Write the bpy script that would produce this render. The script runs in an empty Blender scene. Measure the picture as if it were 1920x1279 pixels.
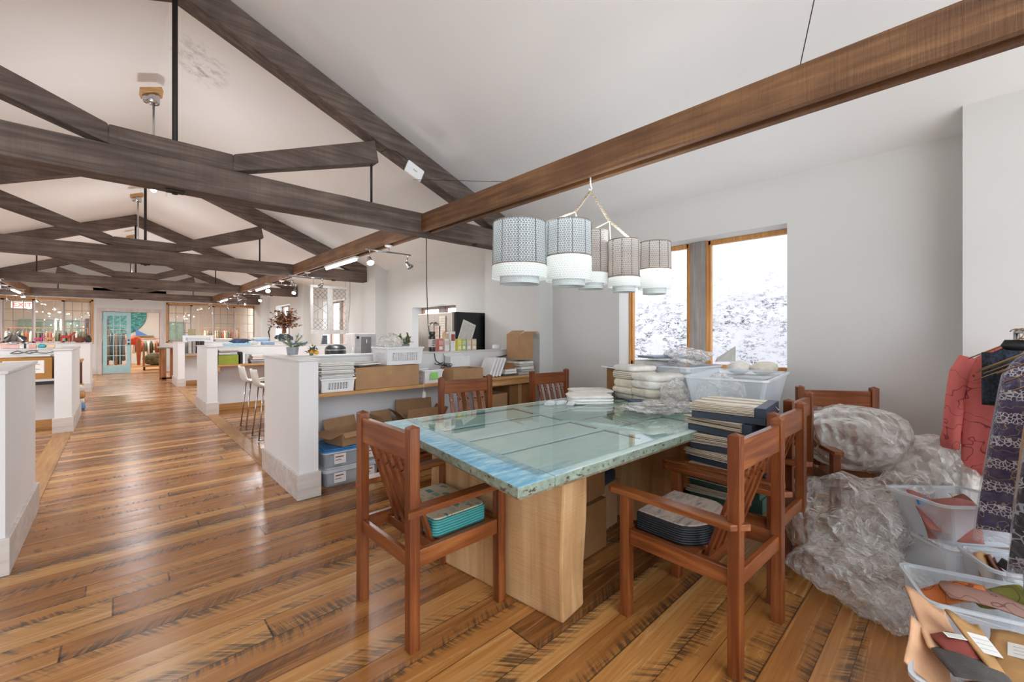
import bpy, bmesh, math, random
from math import sin, cos, pi, radians as R
from mathutils import Vector, Matrix, noise

# ---------------------------------------------------------------- camera, sky, lights, exposure
scn = bpy.context.scene
COL = scn.collection
YAW = 0.7525
cam_d = bpy.data.cameras.new('camera')
cam = bpy.data.objects.new('camera', cam_d)
COL.objects.link(cam)
cam_d.sensor_width = 36.0
cam_d.lens = 791 / 1920 * 36
cam_d.shift_y = -12.8 / 1920
cam_d.clip_start = 0.02
cam.location = (0, 0, 1.3)
cam.rotation_euler = (pi / 2, 0, -YAW)
scn.camera = cam

world = bpy.data.worlds.new('sky')
scn.world = world
world.use_nodes = True
_bg = world.node_tree.nodes['Background']
_bg.inputs[0].default_value = (0.86, 0.935, 1.0, 1)
_bg.inputs[1].default_value = 3.0

scn.view_settings.view_transform = 'Standard'
scn.view_settings.look = 'None'
scn.view_settings.gamma = 1
scn.view_settings.exposure = 0.56
scn.cycles.use_denoising = True
scn.cycles.max_bounces = 10
scn.cycles.diffuse_bounces = 5
scn.cycles.glossy_bounces = 4
scn.cycles.transmission_bounces = 6
scn.cycles.transparent_max_bounces = 24
scn.cycles.caustics_reflective = False
scn.cycles.caustics_refractive = False
scn.cycles.sample_clamp_indirect = 4

def area(name, loc, rot, sx, sy, power, color=(1, .95, .88), parent=None):
    l = bpy.data.lights.new(name, 'AREA')
    l.shape = 'RECTANGLE'; l.size = sx; l.size_y = sy; l.energy = power; l.color = color
    o = bpy.data.objects.new(name, l)
    o.location = loc; o.rotation_euler = rot
    COL.objects.link(o)
    if parent: o.parent = parent
    return o

# high sun over the roof: it lights the snowy bank outside, not the room
sun_d = bpy.data.lights.new('sun', 'SUN'); sun_d.energy = 0.5; sun_d.angle = .2; sun_d.color = (1, .97, .93)
sun = bpy.data.objects.new('sun', sun_d); COL.objects.link(sun)
sun.rotation_euler = (0, -R(21), R(8))

# ---------------------------------------------------------------- materials
def lin(h):
    if isinstance(h, str):
        h = h.lstrip('#'); c = [int(h[i:i + 2], 16) / 255 for i in (0, 2, 4)]
    else: c = [v / 255 for v in h]
    return tuple((v / 12.92 if v <= .04045 else ((v + .055) / 1.055) ** 2.4) for v in c) + (1,)

class NT:
    def __init__(s, name):
        s.m = bpy.data.materials.new(name); s.m.use_nodes = True
        s.t = s.m.node_tree; s.b = s.t.nodes['Principled BSDF']; s.out = s.t.nodes['Material Output']
    def n(s, typ, **kw):
        nd = s.t.nodes.new(typ)
        for k, v in kw.items(): setattr(nd, k, v)
        return nd
    def put(s, sock, v):
        if isinstance(v, bpy.types.NodeSocket): s.t.links.new(v, sock)
        else: sock.default_value = v
    def math(s, op, a, b=0.0, c=None, clamp=False):
        nd = s.n('ShaderNodeMath', operation=op); nd.use_clamp = clamp
        s.put(nd.inputs[0], a); s.put(nd.inputs[1], b)
        if c is not None: s.put(nd.inputs[2], c)
        return nd.outputs[0]
    def coord(s, kind='Object', scale=(1, 1, 1), rot=(0, 0, 0)):
        tc = s.n('ShaderNodeTexCoord'); mp = s.n('ShaderNodeMapping')
        s.t.links.new(tc.outputs[kind], mp.inputs[0])
        mp.inputs['Scale'].default_value = scale; mp.inputs['Rotation'].default_value = rot
        return mp.outputs[0]
    def noise(s, vec, scale, detail=3, rough=.5, dist=0.0):
        nd = s.n('ShaderNodeTexNoise'); s.put(nd.inputs['Vector'], vec)
        nd.inputs['Scale'].default_value = scale; nd.inputs['Detail'].default_value = detail
        nd.inputs['Roughness'].default_value = rough; nd.inputs['Distortion'].default_value = dist
        return nd.outputs[0]
    def ramp(s, fac, stops, interp='LINEAR'):
        nd = s.n('ShaderNodeValToRGB'); s.put(nd.inputs[0], fac)
        e = nd.color_ramp.elements; nd.color_ramp.interpolation = interp
        while len(e) < len(stops): e.new(.5)
        for el, (p, c) in zip(e, stops): el.position = p; el.color = c if not isinstance(c, str) else lin(c)
        return nd.outputs[0]
    def mix(s, fac, a, b, blend='MIX'):
        nd = s.n('ShaderNodeMix', data_type='RGBA', blend_type=blend)
        s.put(nd.inputs[0], fac); s.put(nd.inputs[6], a); s.put(nd.inputs[7], b)
        return nd.outputs[2]
    def bump(s, h, strength=.3, dist=.01):
        nd = s.n('ShaderNodeBump'); nd.inputs['Strength'].default_value = strength
        nd.inputs['Distance'].default_value = dist; s.put(nd.inputs['Height'], h)
        s.t.links.new(nd.outputs[0], s.b.inputs['Normal']); return nd.outputs[0]
    def base(s, c): s.put(s.b.inputs['Base Color'], lin(c) if isinstance(c, str) else c)
    def set(s, **kw):
        for k, v in kw.items(): s.put(s.b.inputs[k.replace('_', ' ')], v)

MATS = {}
def plain(name, col, rough=.6, metal=0, var=.06, scale=14, bump=0, alpha=1, emit=0, spec=None):
    if name in MATS: return MATS[name]
    s = NT(name); v = s.coord()
    nz = s.noise(v, scale, 4)
    c = lin(col)
    a = tuple(max(0, x * (1 - var * 2)) for x in c[:3]) + (1,); b = tuple(min(1, x * (1 + var * 2)) for x in c[:3]) + (1,)
    s.base(s.ramp(nz, [(.25, a), (.75, b)]))
    s.set(Roughness=rough, Metallic=metal, Alpha=alpha)
    if spec is not None: s.b.inputs['Specular IOR Level'].default_value = spec
    if bump: s.bump(s.noise(v, scale * 5, 3), bump)
    if emit:
        s.base('000000' if emit > 2 else col)
        s.b.inputs['Emission Color'].default_value = c; s.b.inputs['Emission Strength'].default_value = emit
    MATS[name] = s.m; return s.m

def wood(name, dark, mid, light, axis=2, rough=.45, scale=1.0, saw=0, bumpy=.15):
    """grain runs along the object's own axis"""
    if name in MATS: return MATS[name]
    s = NT(name)
    sc = [28, 28, 28]; sc[axis] = 1.6
    v = s.coord(scale=tuple(x * scale for x in sc))
    n1 = s.noise(v, 1.0, 6, .62, .6)
    v2 = s.coord(scale=(1.3, 1.3, 1.3)); n2 = s.noise(v2, 2.2, 3)
    f = s.math('ADD', s.math('MULTIPLY', n1, .75), s.math('MULTIPLY', n2, .35))
    col = s.ramp(f, [(.32, dark), (.52, mid), (.74, light)])
    h = n1
    if saw:
        sv = [3, 3, 3]; sv[axis] = 70
        n3 = s.noise(s.coord(scale=tuple(sv), rot=(0, 0, 0)), 1.0, 2, .5, .8)
        col = s.mix(s.math('MULTIPLY', s.ramp(n3, [(.5, (0, 0, 0, 1)), (.62, (1, 1, 1, 1))]), saw), col, lin(dark))
        h = s.math('ADD', n1, n3)
    s.base(col); s.set(Roughness=rough); s.bump(h, bumpy)
    MATS[name] = s.m; return s.m

chairwood_z = wood('chair wood upright', '48220e', '6e3718', '94572d', 2, .33)
chairwood_x = wood('chair wood across', '4e270f', '783f1e', 'a06438', 0, .3)
chairwood_y = wood('chair wood lengthways', '4e270f', '7a411f', 'a4683a', 1, .28)
truss_x = wood('weathered truss timber', '3a302b', '5a4c45', '7b6c62', 0, .85, .7, .1, .35)
truss_z = wood('weathered truss timber upright', '40342e', '63544b', '85756a', 2, .85, .7, .35, .35)
beam_y = wood('stained beam timber', '442d1c', '6a482d', '8e6743', 1, .6, .7, .12, .3)
oak_x = wood('honey oak board', '9a6a38', 'b98850', 'd8ad78', 0, .42)
oak_y = wood('honey oak board crossways', '9a6a38', 'b98850', 'd8ad78', 1, .42)
oak_z = wood('honey oak leg', '86502a', 'a46a3a', 'c48d58', 2, .45)
slab = wood('rough sawn pale slab', '8d623a', 'b88e60', 'd4b083', 2, .7, .4, .05, .3)
duskwood = wood('dull pinkish window wood', '8c6f62', 'a98b7c', 'c0a698', 2, .55)
thresh = wood('worn threshold board', '855a32', 'a27443', 'ba8e5a', 1, .4)
winwood = wood('golden window wood', '9c6630', 'bd8444', 'd9a566', 2, .5)
whitewash = wood('whitewashed board', 'b3aaa4', 'c9c0ba', 'dcd6d2', 0, .6, .6)
whitewash_z = wood('whitewashed upright', 'b3a6a0', 'c6bab5', 'd6cecb', 2, .6, .6)
greyboard = wood('grey weathered board', '7e7672', '97908c', 'b0aaa6', 2, .75)

def wall_mat(name, col, bump=.05):
    s = NT(name); v = s.coord()
    n = s.noise(v, 1.3, 4); c = lin(col)
    s.base(s.ramp(n, [(.3, tuple(x * .96 for x in c[:3]) + (1,)), (.7, c)]))
    s.set(Roughness=.75); s.bump(s.noise(v, 60, 3), bump, .003); MATS[name] = s.m; return s.m
wallm = wall_mat('painted plaster wall', 'd2d1ce')
partm = wall_mat('white painted partition', 'e4e3e3')

def ceiling_mat():
    s = NT('painted sloping ceiling'); v = s.coord()
    n = s.noise(v, .9, 4); c = lin('f0f1f1')
    col = s.ramp(n, [(.3, tuple(x * .95 for x in c[:3]) + (1,)), (.7, c)])
    # a soot stain near the ridge
    sep = s.n('ShaderNodeSeparateXYZ'); s.t.links.new(v, sep.inputs[0])
    dx = s.math('SUBTRACT', sep.outputs[0], .62); dy = s.math('SUBTRACT', sep.outputs[1], 5.35)
    d = s.math('ADD', s.math('MULTIPLY', s.math('MULTIPLY', dx, dx), 14.0), s.math('MULTIPLY', s.math('MULTIPLY', dy, dy), 5.0))
    m = s.math('SUBTRACT', 1.0, d, clamp=True)
    sp = s.ramp(s.noise(v, 9, 6, .7), [(.47, (0, 0, 0, 1)), (.66, (1, 1, 1, 1))])
    f = s.math('MULTIPLY', s.math('MULTIPLY', m, sp), .75)
    s.base(s.mix(f, col, lin('7d766e'))); s.set(Roughness=.8)
    s.bump(s.noise(v, 45, 3), .06, .003); return s.m
ceilm = ceiling_mat()

def floor_mat():
    s = NT('reclaimed wide plank floor')
    v = s.coord(); sep = s.n('ShaderNodeSeparateXYZ'); s.t.links.new(v, sep.inputs[0])
    X, Y = sep.outputs[0], sep.outputs[1]
    # uneven plank widths
    yw = s.math('ADD', Y, s.math('MULTIPLY', s.math('SINE', s.math('MULTIPLY', Y, 17.0)), .022))
    yr = s.math('DIVIDE', yw, .135)
    row = s.math('FLOOR', yr); fy = s.math('FRACT', yr)
    wn = s.n('ShaderNodeTexWhiteNoise', noise_dimensions='1D'); s.put(wn.inputs['W'], row)
    off = s.math('MULTIPLY', wn.outputs[0], 7.3)
    xr = s.math('DIVIDE', s.math('ADD', X, off), 2.5)
    cx = s.math('FLOOR', xr); fx = s.math('FRACT', xr)
    cb = s.n('ShaderNodeCombineXYZ'); s.put(cb.inputs[0], row); s.put(cb.inputs[1], cx)
    w2 = s.n('ShaderNodeTexWhiteNoise', noise_dimensions='2D'); s.put(w2.inputs['Vector'], cb.outputs[0])
    rnd = w2.outputs[0]
    # per plank shifted grain
    cb2 = s.n('ShaderNodeCombineXYZ')
    s.put(cb2.inputs[0], s.math('MULTIPLY', X, 1.5)); s.put(cb2.inputs[1], s.math('MULTIPLY', Y, 26.0)); s.put(cb2.inputs[2], s.math('MULTIPLY', rnd, 40.0))
    g = s.noise(cb2.outputs[0], 1.0, 6, .62, 1.2)
    cb3 = s.n('ShaderNodeCombineXYZ')
    s.put(cb3.inputs[0], s.math('ADD', s.math('MULTIPLY', X, 62.0), s.math('MULTIPLY', Y, s.math('MULTIPLY', s.math('SUBTRACT', rnd, .5), 160.0))))
    s.put(cb3.inputs[1], s.math('MULTIPLY', Y, 4.0)); s.put(cb3.inputs[2], s.math('MULTIPLY', rnd, 90.0))
    sawn = s.noise(cb3.outputs[0], 1.0, 3, .6, .3)
    cb4 = s.n('ShaderNodeCombineXYZ')
    s.put(cb4.inputs[0], s.math('MULTIPLY', X, 1.6)); s.put(cb4.inputs[1], s.math('MULTIPLY', Y, 9.0)); s.put(cb4.inputs[2], s.math('MULTIPLY', rnd, 55.0))
    blot = s.noise(cb4.outputs[0], 1.0, 4, .6)
    t = s.math('ADD', s.math('MULTIPLY', g, .62), s.math('MULTIPLY', rnd, .36))
    col = s.ramp(t, [(.25, '69401f'), (.40, '9a6433'), (.57, 'b67d43'), (.80, 'd4a76b')])
    # dark weathered saw marks, mostly near plank edges
    edge = s.math('ABSOLUTE', s.math('SUBTRACT', fy, .5))
    side = s.math('SUBTRACT', s.math('MULTIPLY', s.math('GREATER_THAN', s.math('FRACT', s.math('MULTIPLY', rnd, 7.7)), .5), 2.0), 1.0)
    e2 = s.math('MULTIPLY', s.math('SUBTRACT', fy, .5), side)
    em = s.ramp(s.math('ADD', s.math('ADD', e2, s.math('MULTIPLY', s.math('SUBTRACT', blot, .5), 2.1)), s.math('MULTIPLY', s.math('SUBTRACT', sawn, .5), 1.1)), [(.12, (0, 0, 0, 1)), (.58, (1, 1, 1, 1))])
    sm = s.ramp(sawn, [(.45, (0, 0, 0, 1)), (.55, (1, 1, 1, 1))])
    col = s.mix(s.math('MULTIPLY', s.math('MULTIPLY', em, s.math('ADD', s.math('MULTIPLY', sm, .8), .2)), .8), col, lin('40342a'))
    seam = s.math('MAXIMUM', s.math('GREATER_THAN', edge, .485), s.math('LESS_THAN', fx, .003))
    col = s.mix(s.math('MULTIPLY', seam, .7), col, lin('21150d'))
    s.base(col)
    s.put(s.b.inputs['Roughness'], s.ramp(g, [(.3, (.18, .18, .18, 1)), (.8, (.34, .34, .34, 1))]))
    h = s.math('SUBTRACT', s.math('ADD', s.math('MULTIPLY', g, .4), s.math('MULTIPLY', sawn, .12)), s.math('MULTIPLY', seam, .7))
    # each plank slightly cupped
    h = s.math('ADD', h, s.math('MULTIPLY', s.math('MULTIPLY', edge, edge), 1.2))
    s.bump(h, .35, .006)
    return s.m
floorm = floor_mat()

def clear_plastic(name, col='f2f0ee', alpha=.3, bumpv=.6, scale=14, rough=.12):
    s = NT(name); v = s.coord()
    nz = s.noise(v, scale, 5, .6, 1.6)
    lw = s.n('ShaderNodeLayerWeight'); lw.inputs[0].default_value = .45
    if bumpv:
        b = s.bump(nz, bumpv, .03); s.t.links.new(b, lw.inputs['Normal'])
    a = s.math('ADD', s.math('MULTIPLY', lw.outputs['Facing'], .55), alpha, clamp=True)
    s.base(col); s.set(Roughness=rough, Alpha=a)
    s.b.inputs['Specular IOR Level'].default_value = .8
    MATS[name] = s.m; return s.m
def film(name, col, alpha, sc=9.0, strength=1.0, rough=.1):
    s = NT(name); v = s.coord()
    wv = s.n('ShaderNodeTexNoise'); s.put(wv.inputs['Vector'], v); wv.inputs['Scale'].default_value = sc * .5; wv.inputs['Detail'].default_value = 3
    ad = s.n('ShaderNodeVectorMath', operation='MULTIPLY_ADD'); s.t.links.new(wv.outputs[1], ad.inputs[0]); ad.inputs[1].default_value = (.35, .35, .35); s.t.links.new(v, ad.inputs[2])
    hs = []
    for k, (q, w_) in enumerate(((1, 1.0), (2.3, .45))):
        vo = s.n('ShaderNodeTexVoronoi', feature='F1'); s.t.links.new(ad.outputs[0], vo.inputs['Vector']); vo.inputs['Scale'].default_value = sc * q
        hs.append(s.math('MULTIPLY', vo.outputs['Distance'], w_))
    h = s.math('ADD', hs[0], hs[1])
    b = s.bump(h, strength, .05)
    lw = s.n('ShaderNodeLayerWeight'); lw.inputs[0].default_value = .5; s.t.links.new(b, lw.inputs['Normal'])
    a_ = s.math('ADD', s.math('MULTIPLY', s.math('POWER', lw.outputs['Facing'], 2.0), .75), alpha, clamp=True)
    s.base(col); s.set(Roughness=rough, Alpha=a_)
    s.b.inputs['Specular IOR Level'].default_value = 1.0; s.b.inputs['IOR'].default_value = 1.6
    s.b.inputs['Coat Weight'].default_value = .6; s.b.inputs['Coat Roughness'].default_value = .05
    return s.m
bagm = film('crumpled clear bag film', 'f8f4ef', .17)
bagw = film('fuller milky bag film', 'f6f2ec', .36, 7.0)
binm = clear_plastic('translucent storage tub', 'e4ebf2', .2, 0, 5, .2)
wrapm = clear_plastic('clear garment wrap', 'f4f6ff', .0, .8, 22)

def glass(name, tint=(1, 1, 1, 1), facing=.08):
    s = NT(name)
    tr = s.n('ShaderNodeBsdfTransparent'); tr.inputs[0].default_value = tint
    gl = s.n('ShaderNodeBsdfGlossy'); gl.inputs['Roughness'].default_value = .02
    fr = s.n('ShaderNodeFresnel'); fr.inputs[0].default_value = 1.5
    geo = s.n('ShaderNodeNewGeometry')
    f = s.math('MULTIPLY', s.math('ADD', fr.outputs[0], facing, clamp=True), s.math('SUBTRACT', 1.0, geo.outputs['Backfacing']))
    mx = s.n('ShaderNodeMixShader'); s.put(mx.inputs[0], f)
    s.t.links.new(tr.outputs[0], mx.inputs[1]); s.t.links.new(gl.outputs[0], mx.inputs[2])
    s.t.links.new(mx.outputs[0], s.out.inputs[0]); MATS[name] = s.m; return s.m
glassm = glass('window glass', (1, 1, 1, 1), -.02)
tableglass = glass('table glass sheet', (.94, .99, .98, 1), .12)

chrome = plain('brushed chrome', 'b8b8ba', .22, 1, .02)
iron = plain('dark iron rod', '3a3431', .6, .6, .1)
brassy = plain('brass wire', '9c8058', .35, 1, .05)
blackm = plain('black plastic', '17181b', .4, 0, .05)
whitem = plain('white plastic', 'e9e9ea', .4, 0, .02)
card = plain('corrugated cardboard', 'a9835f', .85, 0, .05, 9, .1)
card_d = plain('brown cardboard', '8a6038', .85, 0, .05, 9, .1)
paper = plain('white paper', 'e8e6e2', .7, 0, .03)
papergrey = plain('grey paper', 'b4b0aa', .75, 0, .06)
cream = plain('cream cloth', 'd8d0c0', .9, 0, .07, 20, .3)
offwhite = plain('off white cloth', 'dedbd4', .9, 0, .05, 22, .3)
navy = plain('navy book cover', '2a3646', .45, 0, .05)
concrete = plain('grey stone shelf', '8d8a86', .7, 0, .08)
tubemat = plain('glowing tube', 'fff1d6', .5, emit=9)
bulbmat = plain('glowing bulb', 'fff6ea', .5, emit=14)

# ---------------------------------------------------------------- geometry helpers
class MB:
    def __init__(s): s.v = []; s.f = []
    def add(s, vs, fs):
        o = len(s.v); s.v += [tuple(p) for p in vs]; s.f += [tuple(i + o for i in q) for q in fs]; return s
    def hexa(s, p):   # 8 points: bottom ring 0-3, top ring 4-7
        return s.add(p, [(3, 2, 1, 0), (4, 5, 6, 7), (0, 1, 5, 4), (1, 2, 6, 5), (2, 3, 7, 6), (3, 0, 4, 7)])
    def box(s, x0, x1, y0, y1, z0, z1):
        return s.hexa([(x0, y0, z0), (x1, y0, z0), (x1, y1, z0), (x0, y1, z0), (x0, y0, z1), (x1, y0, z1), (x1, y1, z1), (x0, y1, z1)])
    def rbox(s, c, d, rz=0, rx=0, ry=0):
        m = Matrix.Translation(c) @ Matrix.Rotation(rz, 4, 'Z') @ Matrix.Rotation(ry, 4, 'Y') @ Matrix.Rotation(rx, 4, 'X')
        h = [x / 2 for x in d]
        return s.hexa([m @ Vector((a * h[0], b * h[1], e * h[2])) for e in (-1, 1) for a, b in ((-1, -1), (1, -1), (1, 1), (-1, 1))])
    def bar(s, a, b, w, h, up=(0, 0, 1)):
        a, b = Vector(a), Vector(b); d = (b - a).normalized(); u = Vector(up)
        sd = d.cross(u)
        if sd.length < 1e-4: sd = d.cross(Vector((1, 0, 0)))
        sd.normalize(); u = sd.cross(d)
        r = []
        for p in (a, b): r += [p - sd * w / 2 - u * h / 2, p + sd * w / 2 - u * h / 2, p + sd * w / 2 + u * h / 2, p - sd * w / 2 + u * h / 2]
        return s.add(r, [(0, 3, 2, 1), (4, 5, 6, 7), (0, 1, 5, 4), (1, 2, 6, 5), (2, 3, 7, 6), (3, 0, 4, 7)])
    def tube(s, pts, r, n=8, closed=False):
        pts = [Vector(p) for p in pts]; N = len(pts); rr = r if isinstance(r, (list, tuple)) else [r] * N
        prev = None; vs = []
        for i, p in enumerate(pts):
            d = (pts[min(i + 1, N - 1)] - pts[max(i - 1, 0)])
            d = d.normalized() if d.length > 1e-9 else Vector((0, 0, 1))
            if prev is None:
                a = Vector((0, 0, 1)) if abs(d.z) < .9 else Vector((1, 0, 0)); u = d.cross(a).normalized()
            else:
                u = prev - d * prev.dot(d); u = u.normalized() if u.length > 1e-6 else d.orthogonal().normalized()
            prev = u; w = d.cross(u)
            vs += [p + (u * cos(2 * pi * k / n) + w * sin(2 * pi * k / n)) * rr[i] for k in range(n)]
        fs = [(i * n + k, i * n + (k + 1) % n, (i + 1) * n + (k + 1) % n, (i + 1) * n + k) for i in range(N - 1) for k in range(n)]
        fs += [tuple(range(n))[::-1], tuple((N - 1) * n + k for k in range(n))]
        return s.add(vs, fs)
    def lathe(s, prof, c=(0, 0, 0), n=32, cap=True, sx=1, sy=1):
        vs = [(c[0] + r * sx * cos(2 * pi * k / n), c[1] + r * sy * sin(2 * pi * k / n), c[2] + z) for r, z in prof for k in range(n)]
        fs = [(i * n + k, i * n + (k + 1) % n, (i + 1) * n + (k + 1) % n, (i + 1) * n + k) for i in range(len(prof) - 1) for k in range(n)]
        if cap: fs += [tuple(range(n))[::-1], tuple((len(prof) - 1) * n + k for k in range(n))]
        return s.add(vs, fs)
    def ell(s, c, r, n=16, m=10):
        return s.lathe([(max(.001, sin(pi * i / m)) , -cos(pi * i / m)) for i in range(m + 1)] and
                       [(max(.0005, r[0] * sin(pi * i / m)), -r[2] * cos(pi * i / m)) for i in range(m + 1)], c, n, True, 1, r[1] / r[0])
    def prism(s, poly, z0, z1):
        n = len(poly)
        return s.add([(x, y, z0) for x, y in poly] + [(x, y, z1) for x, y in poly],
                     [tuple(range(n))[::-1], tuple(range(n, 2 * n))] + [(i, (i + 1) % n, (i + 1) % n + n, i + n) for i in range(n)])
    def xform(s, m):
        s.v = [tuple(m @ Vector(p)) for p in s.v]; return s
    def build(s, name, mat, parent=None, bevel=0, smooth=False, seg=2):
        me = bpy.data.meshes.new(name); me.from_pydata(s.v, [], s.f)
        bm = bmesh.new(); bm.from_mesh(me); bmesh.ops.recalc_face_normals(bm, faces=bm.faces); bm.to_mesh(me); bm.free()
        me.materials.append(mat)
        if smooth:
            for p in me.polygons: p.use_smooth = True
        o = bpy.data.objects.new(name, me); COL.objects.link(o)
        if parent: o.parent = parent
        if bevel:
            b = o.modifiers.new('bevel', 'BEVEL'); b.width = bevel; b.segments = seg; b.limit_method = 'ANGLE'; b.angle_limit = R(40)
        return o

def tag(o, label, cat, group=None, kind=None):
    o['label'] = label; o['category'] = cat
    if group: o['group'] = group
    if kind: o['kind'] = kind
    return o
def thing(name, label, cat, loc=(0, 0, 0), rz=0, group=None, kind=None):
    o = bpy.data.objects.new(name, None); COL.objects.link(o); o.empty_display_size = .05
    o.location = loc; o.rotation_euler = (0, 0, rz)
    return tag(o, label, cat, group, kind)
def struct(o): o['kind'] = 'structure'; return o
def kids(o): return [c for c in bpy.data.objects if c.parent == o]
def copy_tree(o, parent=None):
    c = o.copy(); COL.objects.link(c)
    if parent: c.parent = parent
    for k in kids(o): copy_tree(k, c)
    return c
def text(name, body, size, mat, loc, rot, parent=None, depth=.001):
    cu = bpy.data.curves.new(name, 'FONT'); cu.body = body; cu.size = size; cu.extrude = depth; cu.align_x = 'CENTER'; cu.align_y = 'CENTER'
    t = bpy.data.objects.new(name, cu); COL.objects.link(t)
    bpy.context.view_layer.update()
    me = bpy.data.meshes.new_from_object(t.evaluated_get(bpy.context.evaluated_depsgraph_get()))
    bpy.data.objects.remove(t); me.materials.clear(); me.materials.append(mat)
    o = bpy.data.objects.new(name, me); COL.objects.link(o); o.location = loc; o.rotation_euler = rot
    if parent: o.parent = parent
    return o
# ================================================================ the setting
CX = .33                     # ridge line over the aisle centre
def ceil_z(x): return 3.052 - .394 * (abs(x - CX) - 2.884)
Y0, Y1 = -3.2, 19.1          # open working hall, back partition wall at Y1
m = MB().box(-3.7, 4.6, Y0, Y1, -.12, 0)
fl = struct(m.build('floor', floorm))
for s, nm in ((1, 'ceiling'), (-1, 'ceiling')):
    xs = CX + s * 4.0
    z0, z1 = ceil_z(CX), ceil_z(xs)
    c = MB().hexa([(CX, Y0, z0), (xs, Y0, z1), (xs, 25, z1), (CX, 25, z0), (CX, Y0, z0 + .12), (xs, Y0, z1 + .12), (xs, 25, z1 + .12), (CX, 25, z0 + .12)])
    struct(c.build(nm, ceilm))

# right wall with deep window openings and piers that carry the trusses
WINS = [(1.03, 2.69, .95, 2.255), (5.88, 7.33, .95, 1.82), (10.7, 12.2, .95, 2.2), (15.3, 17.0, .95, 2.31)]
w = MB(); ya = Y0
for a, b, z0, z1 in WINS:
    w.box(4.2, 4.5, ya, a, 0, 2.72); w.box(4.2, 4.5, a, b, 0, z0); w.box(4.2, 4.5, a, b, z1, 2.72); ya = b
w.box(4.2, 4.5, ya, 25, 0, 2.72)
for a, b in ((-1.1, 0.0), (3.70, 4.80), (8.4, 9.5), (13.1, 14.2), (17.8, Y1)):
    w.box(3.95, 4.21, a, b, 0, 2.80)
struct(w.build('wall_right', wallm))

w = MB(); ya = Y0
for a in (1.0, 5.7, 10.4, 15.1):
    w.box(-3.7, -3.5, ya, a, 0, 2.78); w.box(-3.7, -3.5, a, a + 1.8, 0, .95); w.box(-3.7, -3.5, a, a + 1.8, 2.25, 2.78); ya = a + 1.8
w.box(-3.7, -3.5, ya, 25, 0, 2.78)
struct(w.build('wall_left', wallm))

# ---- windows in the right wall: wood frames, weathered mullion post, glass
def wall_window(n, a, b, z0, z1):
    f = MB(); t = .045
    mid = (a + b) / 2
    post = MB().box(4.40, 4.50, mid - .06, mid + .10, z0, z1)
    for p, q in ((a, mid - .06), (mid + .10, b)):
        f.box(4.42, 4.47, p, p + t, z0, z1); f.box(4.42, 4.47, q - t, q, z0, z1)
        f.box(4.42, 4.47, p, q, z0, z0 + t); f.box(4.42, 4.47, p, q, z1 - t, z1)
        f.box(4.405, 4.43, p, p + .022, z0, z1); f.box(4.405, 4.43, q - .022, q, z0, z1)
    o = struct(f.build('window_%d' % n, winwood if n == 1 else duskwood, None, .004))
    post.build('mullion', greyboard, o, .006)
    g = MB().box(4.452, 4.458, a + t, b - t, z0 + t, z1 - t)
    g.build('pane', glassm, o)
for i, (a, b, z0, z1) in enumerate(WINS): wall_window(i + 1, a, b, z0, z1)

# snow covered rock bank close outside the first window
def bank():
    bm = bmesh.new(); N = 70
    vs = []
    for i in range(N):
        for j in range(N):
            y = -3 + 9.5 * i / (N - 1); z = -.4 + 4.6 * j / (N - 1)
            p = Vector((5.5 + .25 * z, y, z))
            p.x += .05 * noise.fractal(Vector((y * 1.7, z * 2.6, 3)), 1.0, 2.0, 5) - .02 * noise.noise(Vector((y * 5, z * 9, 1)))
            vs.append(bm.verts.new(p))
    for i in range(N - 1):
        for j in range(N - 1):
            bm.faces.new((vs[i * N + j], vs[(i + 1) * N + j], vs[(i + 1) * N + j + 1], vs[i * N + j + 1]))
    me = bpy.data.meshes.new('snowy_bank'); bm.to_mesh(me); bm.free()
    s = NT('snow over cracked rock'); v = s.coord(scale=(1, 1, 2.3))
    def contour(sc, det, lvl, wdt):
        n = s.noise(s.coord(scale=sc), 1.0, det, .62, 1.1)
        return s.ramp(s.math('ABSOLUTE', s.math('SUBTRACT', n, lvl)), [(wdt * .5, (1, 1, 1, 1)), (wdt, (0, 0, 0, 1))])
    crack = s.math('MAXIMUM', contour((3, 5, 16), 5, .5, .022), contour((4, 8, 24), 4, .46, .03))
    patch = s.ramp(s.noise(s.coord(scale=(1, 1.2, 1)), 1.7, 5, .65), [(.40, (0, 0, 0, 1)), (.55, (1, 1, 1, 1))])
    brk = s.ramp(s.noise(s.coord(scale=(1, 1, 1.6)), 11, 3), [(.44, (0, 0, 0, 1)), (.54, (1, 1, 1, 1))])
    sep = s.n('ShaderNodeSeparateXYZ'); s.t.links.new(s.coord(), sep.inputs[0])
    low = s.ramp(s.math('MULTIPLY', sep.outputs[2], .4), [(.55, (1, 1, 1, 1)), (1.0, (.12, .12, .12, 1))])
    f = s.math('MULTIPLY', s.math('MULTIPLY', crack, patch), s.math('MULTIPLY', brk, low))
    s.base(s.mix(s.math('MULTIPLY', f, 1.0, clamp=True), lin('bdbbc1'), lin('100e13'))); s.set(Roughness=.9)
    me.materials.append(s.m)
    for p in me.polygons: p.use_smooth = True
    o = bpy.data.objects.new('snowy_bank', me); COL.objects.link(o)
    tag(o, 'snow covered cracked rock bank just outside the large window', 'bank')
bank()

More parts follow.
